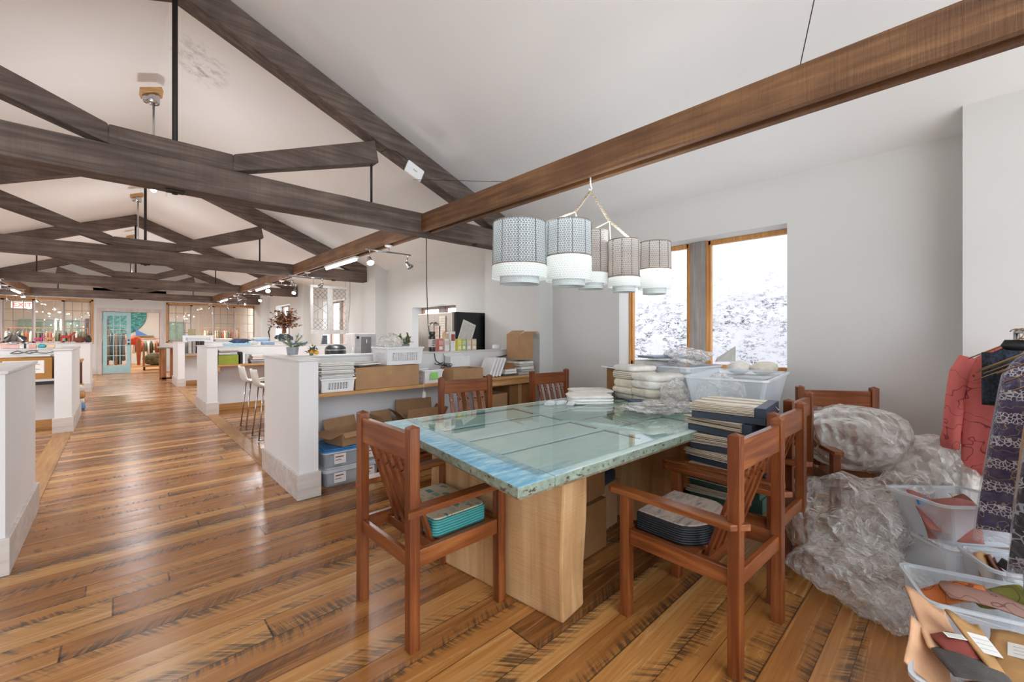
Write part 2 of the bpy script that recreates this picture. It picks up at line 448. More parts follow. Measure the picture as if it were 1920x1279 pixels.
# ---- back partition wall with glazed grids and a whitewashed door frame
DX0, DX1, DZ = -.36, 1.08, 2.04
def back_wall():
    w = MB(); y0, y1 = Y1, Y1 + .14
    WL0, WL1, WR0, WR1 = -3.1, -.56, 1.26, 4.0
    zb, zt = 1.0, 2.40
    w.box(-3.5, WL0, y0, y1, 0, 2.8); w.box(WL0, WL1, y0, y1, 0, zb); w.box(WL1, DX0, y0, y1, 0, 2.8)
    w.box(DX0, DX1, y0, y1, DZ, 2.8); w.box(DX1, WR0, y0, y1, 0, 2.8); w.box(WR0, WR1, y0, y1, 0, zb)
    w.box(WR1, 4.21, y0, y1, 0, 2.72)
    for a, b in ((WL0, WL1), (WR0, WR1)): w.box(a, b, y0, y1, zt, 2.62)
    # gable above, up to the ridge
    w.add([(-3.5, y0, 2.62), (4.2, y0, 2.62), (CX, y0, 4.19), (-3.5, y1, 2.62), (4.2, y1, 2.62), (CX, y1, 4.19)],
          [(0, 1, 2), (5, 4, 3), (0, 3, 4, 1), (1, 4, 5, 2), (2, 5, 3, 0)])
    struct(w.build('wall_back', wallm))
    for k, (a, b, n) in enumerate(((WL0, WL1, 4), (WR0, WR1, 4))):
        fr = MB(); t = .05
        fr.box(a, b, y0 - .03, y1, zt - t, zt + .02); fr.box(a, a + t, y0 - .03, y1, zb, zt); fr.box(b - t, b, y0 - .03, y1, zb, zt)
        fr.box(a, b, y0 - .03, y1, zb, zb + .04)
        o = struct(fr.build('window_%d' % (5 + k), winwood, None, .004))
        W = (b - a - 2 * t) / n
        for i in range(n):
            x0 = a + t + i * W; x1 = x0 + W
            sash = MB(); q = .035
            sash.box(x0, x0 + q, y0, y0 + .05, zb + .04, zt - t); sash.box(x1 - q, x1, y0, y0 + .05, zb + .04, zt - t)
            sash.box(x0, x1, y0, y0 + .05, zb + .04, zb + .08); sash.box(x0, x1, y0, y0 + .05, zt - t - .04, zt - t)
            for j in (1, 2): xx = x0 + W * j / 3; sash.box(xx - .008, xx + .008, y0 + .015, y0 + .035, zb, zt - t)
            for z in (1.36, 1.70, 2.04): sash.box(x0, x1, y0 + .015, y0 + .035, z - .008, z + .008)
            sash.build('sash', greyboard if (i + k) % 2 else whitewash_z, o)
        MB().box(a + t, b - t, y0 + .022, y0 + .028, zb + .04, zt - t).build('pane', glassm, o)
    fr = MB(); t = .11
    fr.box(DX0 - t, DX0, y0 - .03, y1 + .03, 0, DZ + t); fr.box(DX1, DX1 + t, y0 - .03, y1 + .03, 0, DZ + t)
    fr.box(DX0, DX1, y0 - .03, y1 + .03, DZ, DZ + t)
    struct(fr.build('trim_1', whitewash_z, None, .005))
    b = MB().box(WL1 - .02, DX0 - t, y0 - .02, y0, 0, .2).box(DX1 + t, 3.9, y0 - .02, y0, 0, .2)
    struct(b.build('baseboard_back', whitewash, None, .004))
    # pale turquoise glazed door, closed leaf
    teal = plain('pale turquoise paint', 'a6cace', .45, 0, .04)
    d = MB(); x0, x1 = DX0 + .01, DX0 + .70; yy0, yy1 = y0 + .02, y0 + .06; s_ = .11
    d.box(x0, x0 + s_, yy0, yy1, .01, DZ - .01); d.box(x1 - s_, x1, yy0, yy1, .01, DZ - .01)
    d.box(x0 + s_, x1 - s_, yy0, yy1, .01, .26); d.box(x0 + s_, x1 - s_, yy0, yy1, DZ - .13, DZ - .01)
    for j in (1, 2): xx = x0 + s_ + (x1 - x0 - 2 * s_) * j / 3; d.box(xx - .011, xx + .011, yy0, yy1, .26, DZ - .13)
    for j in range(1, 5): zz = .26 + (DZ - .13 - .26) * j / 5; d.box(x0 + s_, x1 - s_, yy0 + .001, yy1 - .001, zz - .011, zz + .011)
    o = struct(d.build('door_1', teal, None, .003))
    MB().box(x0 + s_, x1 - s_, y0 + .038, y0 + .042, .26, DZ - .13).build('pane', glassm, o)
    h = MB().lathe([(.001, 0), (.028, .001), (.028, .02), (.01, .03), (.012, .05), (.03, .06), (.028, .085), (.001, .09)], n=16)
    h.xform(Matrix.Translation((x1 - .055, yy0, .98)) @ Matrix.Rotation(pi / 2, 4, 'X')).build('door_knob', blackm, o, smooth=True)
    h = MB().lathe([(.001, 0), (.026, .001), (.026, .018), (.001, .02)], n=16)
    h.xform(Matrix.Translation((x1 - .055, yy0, 1.1)) @ Matrix.Rotation(pi / 2, 4, 'X')).build('deadbolt', blackm, o, smooth=True)
back_wall()

# room beyond
struct(MB().box(-3.7, 4.6, Y1, 25.2, -.12, 0).build('floor', plain('orange pine floor', 'b98248', .35, 0, .1, 6)))
struct(MB().box(-3.7, 4.6, 25, 25.15, 0, 4.2).build('wall_far', wallm))
for x, y, p in ((.3, 22.4, 80), (-2.2, 20.1, 50), (2.8, 20.4, 50)):  # fill lamps added to brighten the far room
    pl = thing('fill_light', 'added white fill light in the room beyond the %s' % {.3: 'open doorway', -2.2: 'left glazed grid', 2.8: 'right glazed grid'}[x], 'light', (x, y, 2.85))
    MB().box(-.6, .6, -.07, .07, 0, .05).build('housing', whitem, pl, .005)
    MB().box(-.58, .58, -.05, .05, -.02, 0).build('diffuser', tubemat, pl)
    MB().tube([(-.4, 0, .05), (-.4, 0, ceil_z(x - .4) - 2.85)], .004, 6).tube([(.4, 0, .05), (.4, 0, ceil_z(x + .4) - 2.85)], .004, 6).build('hanger', iron, pl)
    area('fill_glow', (0, 0, -.05), (0, 0, 0), 1.1, .1, p, (1, .96, .9), pl)

# ---- threshold boards along the aisle
for x0, x1 in ((-.60, -.44), (1.04, 1.19)):
    for a, b in ((4.62, 8.25), (9.42, 13.3), (14.4, Y1)):
        struct(MB().box(x0, x1, a, b, .0005, .006).build('trim_2', thresh, None, .002))

# ================================================================ roof trusses and long beams
def truss(y, label):
    t = thing('roof_truss', label, 'truss', (CX, y, 2.42), group='dark timber roof trusses')
    th = .2; L = 3.62
    def zc(dx): return ceil_z(CX + dx) - 2.42 - .002
    b = MB(); n = 26   # slightly irregular hewn tie beam
    random.seed(int(y * 10))
    pts = []
    for i in range(n):
        x = -L + 2 * L * i / (n - 1); j = random.uniform(-.006, .006)
        pts += [(x, j, j), (x, th + j, j * .5), (x, th - j, .225 + j), (x, -j * .6, .225 - j)]
    fs = []
    for i in range(n - 1):
        for k in range(4): fs.append((4 * i + k, 4 * i + (k + 1) % 4, 4 * i + 4 + (k + 1) % 4, 4 * i + 4 + k))
    fs += [(0, 1, 2, 3), (4 * n - 1, 4 * n - 2, 4 * n - 3, 4 * n - 4)]
    b.add(pts, fs).build('tie_beam', truss_x, t, .012)
    for s in (-1, 1):
        r = MB(); h = .255
        a0, a1 = 0, s * L
        r.hexa([(a0, .01, zc(a0) - h), (a1, .01, zc(a1) - h), (a1, th - .01, zc(a1) - h), (a0, th - .01, zc(a0) - h),
                (a0, .01, zc(a0)), (a1, .01, zc(a1)), (a1, th - .01, zc(a1)), (a0, th - .01, zc(a0))])
        r.build('rafter', truss_x, t, .012)
        # inclined strut from straining beam up to the rafter
        p0 = Vector((s * .375, .1, .225)); p1x = 1.66
        zt = zc(p1x) - h
        r = MB().hexa([(s * .36, .03, .226), (s * p1x * .995, .03, zt - .20), (s * p1x * .995, .17, zt - .20), (s * .36, .17, .226),
                       (s * .378, .03, .375), (s * (p1x - .05), .03, zt + .02), (s * (p1x - .05), .17, zt + .02), (s * .378, .17, .375)])
        r.build('strut', truss_x, t, .01)
        MB().tube([(s * 1.6, .1, .22), (s * 1.6, .1, zc(1.6) - h + .01)], .012, 10).build('queen_rod', iron, t, smooth=True)
    MB().box(-.375, .375, .025, .175, .226, .37).build('straining_beam', truss_x, t, .01)
    MB().tube([(0, .1, -.03), (0, .1, zc(0) - .2)], .018, 12).build('king_rod', iron, t, smooth=True)
    MB().rbox((0, .1, -.008), (.12, .08, .02)).build('anchor_plate', iron, t, .01)
    for s in (-1, 1):
        MB().rbox((s * 2.92, .05, -.01), (.06, .06, .03), pi / 4).build('bolt_plate', iron, t, .005)
    return t
TY = (4.1, 8.8, 13.6, 18.15)
for y, l in zip(TY, ('nearest dark timber roof truss with iron rods, above the shelf partition',
                     'second dark timber roof truss, above the partition with the hanging leaded windows',
                     'third dark timber roof truss along the aisle',
                     'farthest dark timber roof truss, just in front of the glazed back wall')):
    truss(y, l)

def long_beam(y0, y1, x, s, label):
    t = thing('ceiling_beam', label, 'beam', (x, y0, 2.434), group='brown beams between the trusses')
    L = y1 - y0
    MB().box(0, .042 * s, 0, L, 0, .2).build('side_plank', beam_y, t, .005)
    MB().box(.103 * s, .145 * s, 0, L, 0, .2).build('side_plank', beam_y, t, .005)
    MB().box(.042 * s, .103 * s, 0, L, .08, .2).build('core_plank', beam_y, t)
    return t
ends = [Y0, 4.1, 8.8, 13.6, 18.15]
lab = ['nearest brown beam, running overhead above the table', 'brown beam between the first and second truss', 'brown beam between the second and third truss', 'brown beam between the third and last truss']
for i in range(4):
    a = ends[i] + (.2 if i else 0); b = ends[i + 1]
    long_beam(a, b, 2.46, 1, lab[i] + ' on the window side')
    long_beam(a, b, 2 * CX - 2.46, -1, lab[i] + ' on the left side')

# tube lights on the beam sides, track lights under the beams
def tube_light(x, y, label, side='right'):
    t = thing('tube_light', label, 'light', (x, y, 2.37), group='glowing tube lights under the brown beams')
    MB().box(-.03, .03, -.62, .62, .03, .062).build('housing', whitem, t, .005)
    MB().tube([(0, -.59, .01), (0, .59, .01)], .017, 10).build('tube', tubemat, t, smooth=True)
    area('tube_glow', (0, 0, -.03), (0, 0, 0), .08, 1.15, 38, (.97, .98, 1), t)
for y, l in ((6.6, 'nearest'), (11.4, 'second'), (16.4, 'farthest')):
    tube_light(2.53, y, l + ' glowing tube light under the beam on the window side')
    tube_light(2 * CX - 2.53, y, l + ' glowing tube light under the left beam')

def track(x, y, label, lit, seed):
    t = thing('track_light', label, 'light', (x, y, 2.434), group='chrome spot bars under the beams')
    MB().lathe([(.001, 0), (.05, 0), (.05, -.018), (.012, -.03), (.001, -.03)], n=20).build('ceiling_mount', whitem, t, smooth=True)
    MB().tube([(0, 0, -.02), (0, 0, -.085)], .008, 8).build('stem', chrome, t)
    MB().tube([(-.31, 0, -.09), (.31, 0, -.09)], .011, 10).build('bar', chrome, t, smooth=True)
    rnd = random.Random(seed)
    for i, sx in enumerate((-.26, .26)):
        rz = rnd.uniform(0, 6.28); tilt = rnd.uniform(.3, .9)
        sp = MB().tube([(sx, 0, -.09), (sx + .01, 0, -.12), (sx - .008, 0, -.16), (sx, 0, -.19)], .006, 6)
        hd = sp.build('spot_arm', chrome, t)
        M_ = Matrix.Translation((sx, 0, -.20)) @ Matrix.Rotation(rz, 4, 'Z') @ Matrix.Rotation(tilt, 4, 'Y')
        MB().lathe([(.001, .02), (.02, .018), (.024, -.01), (.03, -.03), (.045, -.062), (.047, -.075), (.043, -.075), (.03, -.045)], n=20, cap=False).xform(M_).build('spot_shade', chrome, t, smooth=True)
        if lit[i]:
            MB().ell((0, 0, -.05), (.028, .028, .02), 12, 8).xform(M_).build('bulb', bulbmat, t, smooth=True)
            l = bpy.data.lights.new('spot_glow', 'POINT'); l.energy = 5; l.color = (.97, .98, 1); l.shadow_soft_size = .04
            o = bpy.data.objects.new('spot_glow', l); COL.objects.link(o); o.parent = t; o.location = M_ @ Vector((0, 0, -.12))
        else:
            MB().ell((0, 0, -.045), (.026, .026, .018), 12, 8).xform(M_).build('bulb', whitem, t, smooth=True)
    return t
track(2.53, 5.0, 'chrome bar with two spots under the beam nearest the tall black fridge', (1, 0), 3)
track(2.53, 8.15, 'chrome bar with two spots just this side of the second truss', (0, 1), 5)
track(2.53, 9.8, 'chrome bar with two spots just beyond the second truss', (1, 1), 8)
track(2.53, 12.7, 'chrome bar with two spots just this side of the third truss', (1, 1), 9)
track(2.53, 14.6, 'chrome bar with two spots just beyond the third truss', (1, 0), 12)
track(2.53, 17.4, 'chrome bar with two spots near the glazed back wall, window side', (0, 1), 13)
track(-1.87, 12.4, 'chrome bar with two spots nearest on the left beam', (1, 0), 17)
track(-1.87, 15.0, 'chrome bar with two spots in the middle of the left beam', (1, 1), 18)
track(-1.87, 17.3, 'chrome bar with two spots near the glazed back wall, left side', (1, 1), 19)

# glass cylinder pendants hung from wooden blocks at the ridge
def pendant(y, label):
    x = CX - .03
    t = thing('pendant_light', label, 'light', (x, y, 2.86), group='glass cylinder pendants on wooden blocks')
    zt = ceil_z(x - .1) - 2.86
    MB().rbox((-.02, 0, zt - .14), (.2, .2, .05), 0, 0, -.38).build('wood_block', oak_x, t, .004)
    MB().lathe([(.07, zt - .16), (.075, zt - .17), (.075, zt - .24), (.07, zt - .25)], (-.02, 0, 0), 20).build('canopy', chrome, t, smooth=True)
    MB().tube([(0, 0, zt - .25), (0, 0, .12)], .011, 10).build('rod', chrome, t, smooth=True)
    MB().lathe([(.11, 0), (.115, .02), (.115, .13), (.105, .14), (.001, .14)], n=28, cap=False).build('glass_shade', glassm, t, smooth=True)
    MB().ell((0, 0, .07), (.03, .03, .04), 12, 8).build('bulb', bulbmat, t, smooth=True)
    l = bpy.data.lights.new('pendant_glow', 'POINT'); l.energy = 17; l.color = (.97, .98, 1); l.shadow_soft_size = .1
    o = bpy.data.objects.new('pendant_glow', l); COL.objects.link(o); o.parent = t; o.location = (0, 0, -.05)
pendant(6.2, 'nearest glass cylinder pendant hanging from a wooden block at the ridge')
pendant(11.0, 'second glass cylinder pendant on a thin rod, beyond the first truss')
pendant(15.7, 'farthest glass cylinder pendant on a thin rod at the ridge')

# wifi box on the near truss rafter, with its cable
t = thing('access_point', 'white rounded wireless box fixed to the near truss rafter', 'router', (2.335, 4.03, 3.055), 0)
MB().rbox((0, 0, 0), (.21, .03, .14), 0, 0, .38).build('body', whitem, t, .016, seg=4)
MB().rbox((0, -.019, 0), (.05, .002, .012), 0, 0, .38).build('mark', papergrey, t)
c = MB().tube([(1.98, 4.09, 3.17), (2.02, 4.05, 3.20), (2.12, 4.03, 3.20), (2.22, 4.03, 3.17), (2.27, 4.04, 3.13)], .006, 6).build('data_cable', iron)
tag(c, 'dark cable looping from the iron rod to the white wireless box', 'cable')
for a, b, l in (((2.47, .55, 2.63), (1.2, -.1, 3.80), 'thin wire from the near beam up to the sloping ceiling over the table'),
                ((2.50, 2.7, 2.63), (2.35, 4.08, 2.98), 'thin wire tying the beam top to the near rafter')):
    tag(MB().tube([a, b], .0025, 5).build('tie_wire', iron), l, 'wire')

# ================================================================ half height partitions
def partition(name_label, x0, x1, y0, y1, wx0, wx1, wy0, wy1, base_h=.2, H=1.102):
    """end panel (x0..x1, y0..y1) with the long cross wall (wx0..wx1, wy0..wy1)"""
    t = thing('half_wall', name_label, 'half wall', (x0, y0, 0))
    o = Vector((x0, y0, 0))
    def bx(mb, a, b, c, d, e, f): mb.box(a - o.x, b - o.x, c - o.y, d - o.y, e, f)
    m = MB(); bx(m, x0, x1, y0, y1, 0, H - .018); bx(m, wx0, wx1, wy0, wy1, 0, H - .018)
    m.build('panel', partm, t)
    m = MB(); bx(m, x0 - .012, x1 + .012, y0 - .012, y1 + .012, H - .018, H); bx(m, wx0, wx1, wy0 - .012, wy1 + .012, H - .0181, H - .0001)
    m.build('cap', plain('pale grey painted cap', 'd5d2cf', .5, 0, .04), t, .003)
    m = MB(); e = .018
    bx(m, x0 - e, x1 + e, y0 - e, y1 + e, 0, base_h)
    m.build('baseboard', whitewash, t, .004)
    m = MB(); bx(m, wx0, wx1, wy0 - .015, wy0, 0, .11)
    m.build('skirting', oak_x, t, .003)
    return t
partition('white half wall with the plant on its end and the crowded shelf in front', 1.04, 1.185, 3.55, 4.61, 1.185, 3.95, 4.09, 4.23)
partition('white half wall behind the bar stools, under the leaded windows', 1.05, 1.19, 8.25, 9.41, 1.19, 3.95, 8.65, 8.79)
partition('farthest white half wall on the right, beside the standing desk', 1.09, 1.23, 13.2, 14.4, 1.23, 4.2, 13.6, 13.74)
partition('nearest white half wall at the left picture edge', -.575, -.44, 3.53, 4.68, -3.5, -.575, 4.4, 4.54)
partition('white half wall on the left, second from the front', -.60, -.44, 8.12, 9.75, -3.5, -.60, 8.75, 8.89)
partition('farthest white half wall on the left, before the glazed grid', -.60, -.44, 13.4, 14.6, -3.5, -.60, 13.9, 14.04)
# ================================================================ door table
TZ = .76
QA, QB, QC, QD = Vector((1.035, 1.075)), Vector((3.30, .985)), Vector((3.42, 2.28)), Vector((1.205, 2.45))
def tq(u, v): return (QA * (1 - u) * (1 - v) + QB * u * (1 - v) + QC * u * v + QD * (1 - u) * v)
def tslab(mb, u0, u1, v0, v1, z0, z1):
    c = [tq(u0, v0), tq(u1, v0), tq(u1, v1), tq(u0, v1)]
    return mb.hexa([(p.x, p.y, z0) for p in c] + [(p.x, p.y, z1) for p in c])
def table_mats():
    s = NT('distressed blue and pale green paint'); v = s.coord()
    sep = s.n('ShaderNodeSeparateXYZ'); s.t.links.new(v, sep.inputs[0])
    n = s.noise(s.coord(scale=(1, 4, 1)), 9, 6, .65); n2 = s.noise(v, 28, 5, .7)
    blue = s.ramp(n, [(.3, '5a9dc0'), (.55, '8cc4dc'), (.75, 'c2e2e8')])
    green = s.ramp(n, [(.3, 'b7cdc8'), (.6, 'd0e2df'), (.8, 'e6f0ee')])
    f = s.ramp(s.math('ADD', s.math('MULTIPLY', sep.outputs[0], .55), s.math('MULTIPLY', n, .25)), [(.74, (0, 0, 0, 1)), (.9, (1, 1, 1, 1))])
    col = s.mix(f, blue, green)
    # bare chipped wood along the vertical edges
    geo = s.n('ShaderNodeNewGeometry'); sn = s.n('ShaderNodeSeparateXYZ'); s.t.links.new(geo.outputs['Normal'], sn.inputs[0])
    side = s.math('LESS_THAN', sn.outputs[2], .6)
    chip = s.ramp(s.noise(s.coord(scale=(1.2, 1.2, 2.2)), 26, 6, .7), [(.57, (0, 0, 0, 1)), (.61, (1, 1, 1, 1))])
    edgecol = s.mix(chip, s.ramp(n2, [(.3, '6f7a6a'), (.7, '97a89a')]), lin('4c3526'))
    col = s.mix(side, col, edgecol)
    s.base(col); s.set(Roughness=.5); s.bump(n2, .3, .004)
    return s.m
tpaint = table_mats()
barpaint = wood('pale green bar paint', 'aac6c4', 'c6dedc', 'dcecea', 0, .5)
def panel_mat():
    s = NT('faded door panel'); n = s.noise(s.coord(scale=(1, 3, 1)), 6, 6, .6)
    s.base(s.ramp(n, [(.3, 'c2d8d4'), (.6, 'd8e6de'), (.75, 'e8e9d6')])); s.set(Roughness=.6); return s.m
tb = thing('door_table', 'large table made of an old blue and pale green panelled door under glass', 'table', (0, 0, 0))
fr = MB(); zt = TZ - .004
tslab(fr, 0, .085, 0, 1, TZ - .045, zt)
fr.build('end_rail', tpaint, tb, .005)
fr = MB()
tslab(fr, .085, 1, 0, .082, TZ - .045, zt); tslab(fr, .085, 1, .92, 1, TZ - .045, zt); tslab(fr, .92, 1, .082, .92, TZ - .045, zt)
fr.build('stile', tpaint, tb, .005)
fr = MB(); tslab(fr, .43, .475, .082, .92, TZ - .04, zt); fr.build('middle_rail', barpaint, tb, .004)
fr = MB()
vb = [.082 + (.92 - .082) * k / 4 for k in range(5)]
for k in (1, 2, 3):
    tslab(fr, .085, .43, vb[k] - .012, vb[k] + .012, TZ - .04, zt)
    tslab(fr, .475, .92, vb[k] - .012, vb[k] + .012, TZ - .04, zt)
tslab(fr, .70, .73, .082, .92, TZ - .0401, zt - .0001)
fr.build('glazing_bar', barpaint, tb, .003)
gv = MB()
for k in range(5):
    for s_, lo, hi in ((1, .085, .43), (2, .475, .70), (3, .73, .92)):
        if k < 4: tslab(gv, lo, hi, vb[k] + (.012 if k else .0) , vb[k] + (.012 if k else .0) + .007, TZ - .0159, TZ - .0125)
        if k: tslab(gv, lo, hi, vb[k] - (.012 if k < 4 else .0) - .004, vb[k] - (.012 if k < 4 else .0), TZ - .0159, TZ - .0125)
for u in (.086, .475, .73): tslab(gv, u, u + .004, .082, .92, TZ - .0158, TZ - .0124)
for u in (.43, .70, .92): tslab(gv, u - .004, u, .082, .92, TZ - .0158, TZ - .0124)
gv.build('gap_shade_bead', plain('gap shade moulding bead', '5d6a66', .7), tb)  # dark strips along the bars, shade of the gaps put in as colour
fr = MB()
tslab(fr, .08, .925, .078, .925, TZ - .044, TZ - .016); fr.build('panel', panel_mat(), tb)
fr = MB(); tslab(fr, .06, .99, .03, .97, TZ - .0038, TZ + .0005); fr.build('glass_sheet', tableglass, tb)
# lower moulding under the near end
fr = MB(); tslab(fr, .008, .99, .012, .988, TZ - .062, TZ - .0455); fr.build('under_frame', wood('bare old door edge', '4a3828', '7a6a52', '9a9078', 1, .8), tb, .006)
for (px, py, w, L, rz) in ((1.51, 1.69, .225, .92, R(7)), (2.72, 1.66, .20, .92, R(5))):
    a = MB(); n = 10; pr = []
    hw, hl = w / 2, L / 2
    prof = [(-hw, -hl), (hw - .03, -hl), (hw, -hl + .06), (hw + .005, -hl + .14), (hw, hl - .08), (hw - .04, hl), (-hw, hl)]
    ring = []
    for k in range(8):
        z = (TZ - .0625) * k / 7
        ring.append([(x + (.012 * sin(z * 9 + y * 4) if x > 0 else 0) + (0.02 * z if x > 0 else 0), y + (.008 * sin(z * 7)), z) for x, y in prof])
    N = len(prof); vs = [p for r in ring for p in r]
    fs = [(i * N + k, i * N + (k + 1) % N, (i + 1) * N + (k + 1) % N, (i + 1) * N + k) for i in range(7) for k in range(N)]
    fs += [tuple(range(N))[::-1], tuple(7 * N + k for k in range(N))]
    a.add(vs, fs).xform(Matrix.Translation((px, py, 0)) @ Matrix.Rotation(rz, 4, 'Z')).build('pedestal', slab, tb, .012)

# ================================================================ chairs
def make_chair(label, loc, rz):
    t = thing('dining_chair', label, 'chair', (loc[0], loc[1], 0), rz, 'slatted wooden armchairs round the table')
    hx, yb, yf = .235, -.24, .24; p = .046
    for sx in (-1, 1):
        MB().box(sx * hx - p / 2, sx * hx + p / 2, yb - p / 2, yb + p / 2, 0, .915).add(
            [(sx * hx - p / 2, yb - p / 2, .915), (sx * hx + p / 2, yb - p / 2, .915), (sx * hx + p / 2, yb + p / 2, .915), (sx * hx - p / 2, yb + p / 2, .915), (sx * hx, yb, .927)],
            [(0, 1, 4), (1, 2, 4), (2, 3, 4), (3, 0, 4)]).build('rear_post', chairwood_z, t, .003)
        MB().box(sx * hx - p / 2, sx * hx + p / 2, yf - p / 2, yf + p / 2, 0, .562).build('front_leg', chairwood_z, t, .003)
        a = .068
        ax = sx * (hx + .012)
        MB().prism([(ax - a / 2, yf + .055), (ax - a / 2 + .008, yf + .075), (ax + a / 2 - .008, yf + .075), (ax + a / 2, yf + .055), (ax + a / 2, yb - .045), (ax + sx * .0 + a / 2, yb - .045), (ax - a / 2, yb - .0)][:], .562, .587).build('armrest', chairwood_y, t, .004)
        MB().box(sx * hx - .012, sx * hx + .012, yb + p / 2, yf - p / 2, .335, .405).build('side_rail', chairwood_y, t, .003)
    MB().box(-hx + p / 2, hx - p / 2, yf - .012, yf + .012, .335, .405).build('front_rail', chairwood_x, t, .003)
    MB().box(-hx + p / 2, hx - p / 2, yb - .012, yb + .012, .335, .395).build('back_rail', chairwood_x, t, .003)
    MB().box(-hx + .012, hx - .012, yb + .127, yb + .162, .335, .38).build('slat_foot_rail', chairwood_x, t, .003)
    MB().box(-hx + .012, hx - .012, yb + .162, yf - .012, .375, .392).build('seat', chairwood_y, t, .003)
    MB().box(-hx + p / 2, hx - p / 2, yb - .014, yb + .014, .775, .893).build('top_rail', chairwood_x, t, .004)
    for k in range(5):
        x = (k - 2) * .074
        a = Vector((x, yb + .0, .80)); b = Vector((x, yb + .145, .375))
        # slat with a round hole near the top: a plate with a real hole
        W, T = .036, .014; n = 12; d = (b - a); L = d.length; d.normalize(); nrm = Vector((0, d.z, -d.y)).normalized()
        hc, hr = .085, .011
        def P(u, v, s): return a + Vector((u, 0, 0)) + d * v + nrm * (T / 2 * s)
        outer = []; inner = []
        sq = [(-W / 2, hc - .03), (W / 2, hc - .03), (W / 2, hc + .03), (-W / 2, hc + .03)]
        for i in range(n):
            th = 2 * pi * (i + .5) / n
            cx_, cy_ = cos(th), sin(th); q = max(abs(cx_) / (W / 2), abs(cy_) / .03)
            outer.append((cx_ / q, hc + cy_ / q)); inner.append((cx_ * hr, hc + cy_ * hr))
        vs = [P(*q, 1) for q in outer] + [P(*q, 1) for q in inner] + [P(*q, -1) for q in outer] + [P(*q, -1) for q in inner]
        fs = []
        for i in range(n):
            j = (i + 1) % n
            fs += [(i, j, n + j, n + i), (2 * n + j, 2 * n + i, 3 * n + i, 3 * n + j), (n + i, n + j, 3 * n + j, 3 * n + i), (i, 2 * n + i, 2 * n + j, j)]
        mb = MB().add(vs, fs)
        for v0, v1 in ((-.02, hc - .0285), (hc + .0285, L)):
            mb.add([P(-W / 2, v0, -1), P(W / 2, v0, -1), P(W / 2, v1, -1), P(-W / 2, v1, -1), P(-W / 2, v0, 1), P(W / 2, v0, 1), P(W / 2, v1, 1), P(-W / 2, v1, 1)],
                   [(3, 2, 1, 0), (4, 5, 6, 7), (0, 1, 5, 4), (1, 2, 6, 5), (2, 3, 7, 6), (3, 0, 4, 7)])
        mb.build('back_slat', chairwood_z, t)
    return t
ch = make_chair('slatted wooden armchair at the near end of the table with the teal cushion', (1.125, 1.785), -pi / 2 + .01)
CHAIRS = [
    ('slatted wooden armchair in the right foreground holding the black edged cushion', (1.957, .82), R(-2)),
    ('slatted wooden armchair loaded with the tall stack of sample books', (2.55, .86), R(-1)),
    ('slatted wooden armchair third along the near side, behind the book stack chair', (3.08, .93), R(0)),
    ('slatted wooden armchair against the wall right of the window, holding a big clear bag', (3.60, .487), R(124.8)),
    ('slatted wooden armchair on the far side of the table in front of the shelf', (2.25, 2.84), R(166.4)),
    ('slatted wooden armchair at the far corner of the table by the wall pier', (3.32, 2.76), R(172)),
]
for l, loc, rz in CHAIRS:
    c = copy_tree(ch); c.location = (loc[0], loc[1], 0); c.rotation_euler = (0, 0, rz); c['label'] = l

def rounded_pad(w, d, h, r, n=6, front_round=0):
    poly = []
    for cx_, cy_, a0 in ((w / 2 - r, d / 2 - r, 0), (-w / 2 + r, d / 2 - r, pi / 2), (-w / 2 + r, -d / 2 + r, pi), (w / 2 - r, -d / 2 + r, 3 * pi / 2)):
        for i in range(n + 1):
            a = a0 + pi / 2 * i / n; poly.append((cx_ + r * cos(a), cy_ + r * sin(a)))
    return poly
# teal cushion on the near chair
def patch_mat():
    s = NT('teal patchwork squares'); v = s.coord()
    br = s.n('ShaderNodeTexBrick'); s.put(br.inputs['Vector'], v)
    br.inputs['Color1'].default_value = lin('2f7f80'); br.inputs['Color2'].default_value = lin('b9a98c'); br.inputs['Mortar'].default_value = lin('b8a98d')
    br.inputs['Scale'].default_value = 1; br.inputs['Brick Width'].default_value = .062; br.inputs['Row Height'].default_value = .045; br.inputs['Mortar Size'].default_value = .008
    n = s.noise(v, 13, 3)
    col = s.mix(s.ramp(n, [(.5, (0, 0, 0, 1)), (.53, (1, 1, 1, 1))]), br.outputs[0], lin('bcae93'))
    s.base(col); s.set(Roughness=.8); s.bump(s.noise(v, 40, 3), .3); return s.m
def layered_mat(name, a, b, freq):
    s = NT(name); v = s.coord(); sep = s.n('ShaderNodeSeparateXYZ'); s.t.links.new(v, sep.inputs[0])
    w_ = s.math('SINE', s.math('ADD', s.math('MULTIPLY', sep.outputs[2], freq), s.math('MULTIPLY', s.noise(v, 8, 3), 4.0)))
    s.base(s.ramp(w_, [(.0, a), (.6, b)])); s.set(Roughness=.55); s.bump(w_, .5, .003); return s.m
cu = thing('seat_cushion', 'teal edged patchwork seat cushion on the near chair', 'cushion', (1.175, 1.79, .393), -pi / 2)
MB().prism(rounded_pad(.39, .30, .1, .03), .0, .075).build('side_pad', layered_mat('teal layered edge', '2b7d7d', '4a9c98', 520), cu, .006)
MB().prism(rounded_pad(.38, .29, .1, .03), .0752, .083).build('patchwork_top', patch_mat(), cu, .004)
cu = thing('seat_cushion', 'black edged seat cushion of layered cloth on the right foreground chair', 'cushion', (1.955, .875, .393), 0)
poly = [(-.185, .165), (.185, .165)] + [(.195 * cos(a), -.03 + .11 * sin(a)) for a in [-pi * k / 14 for k in range(15)]]
MB().prism(poly, 0, .082).build('side_pad', layered_mat('black layered edge', '0c0f14', '232a33', 620), cu, .006)
s = NT('worn tan and blue cloth'); v = s.coord(scale=(1, 1, 1)); n_ = s.noise(s.coord(scale=(1.2, 5, 1)), 5, 5, .6, 1.5)
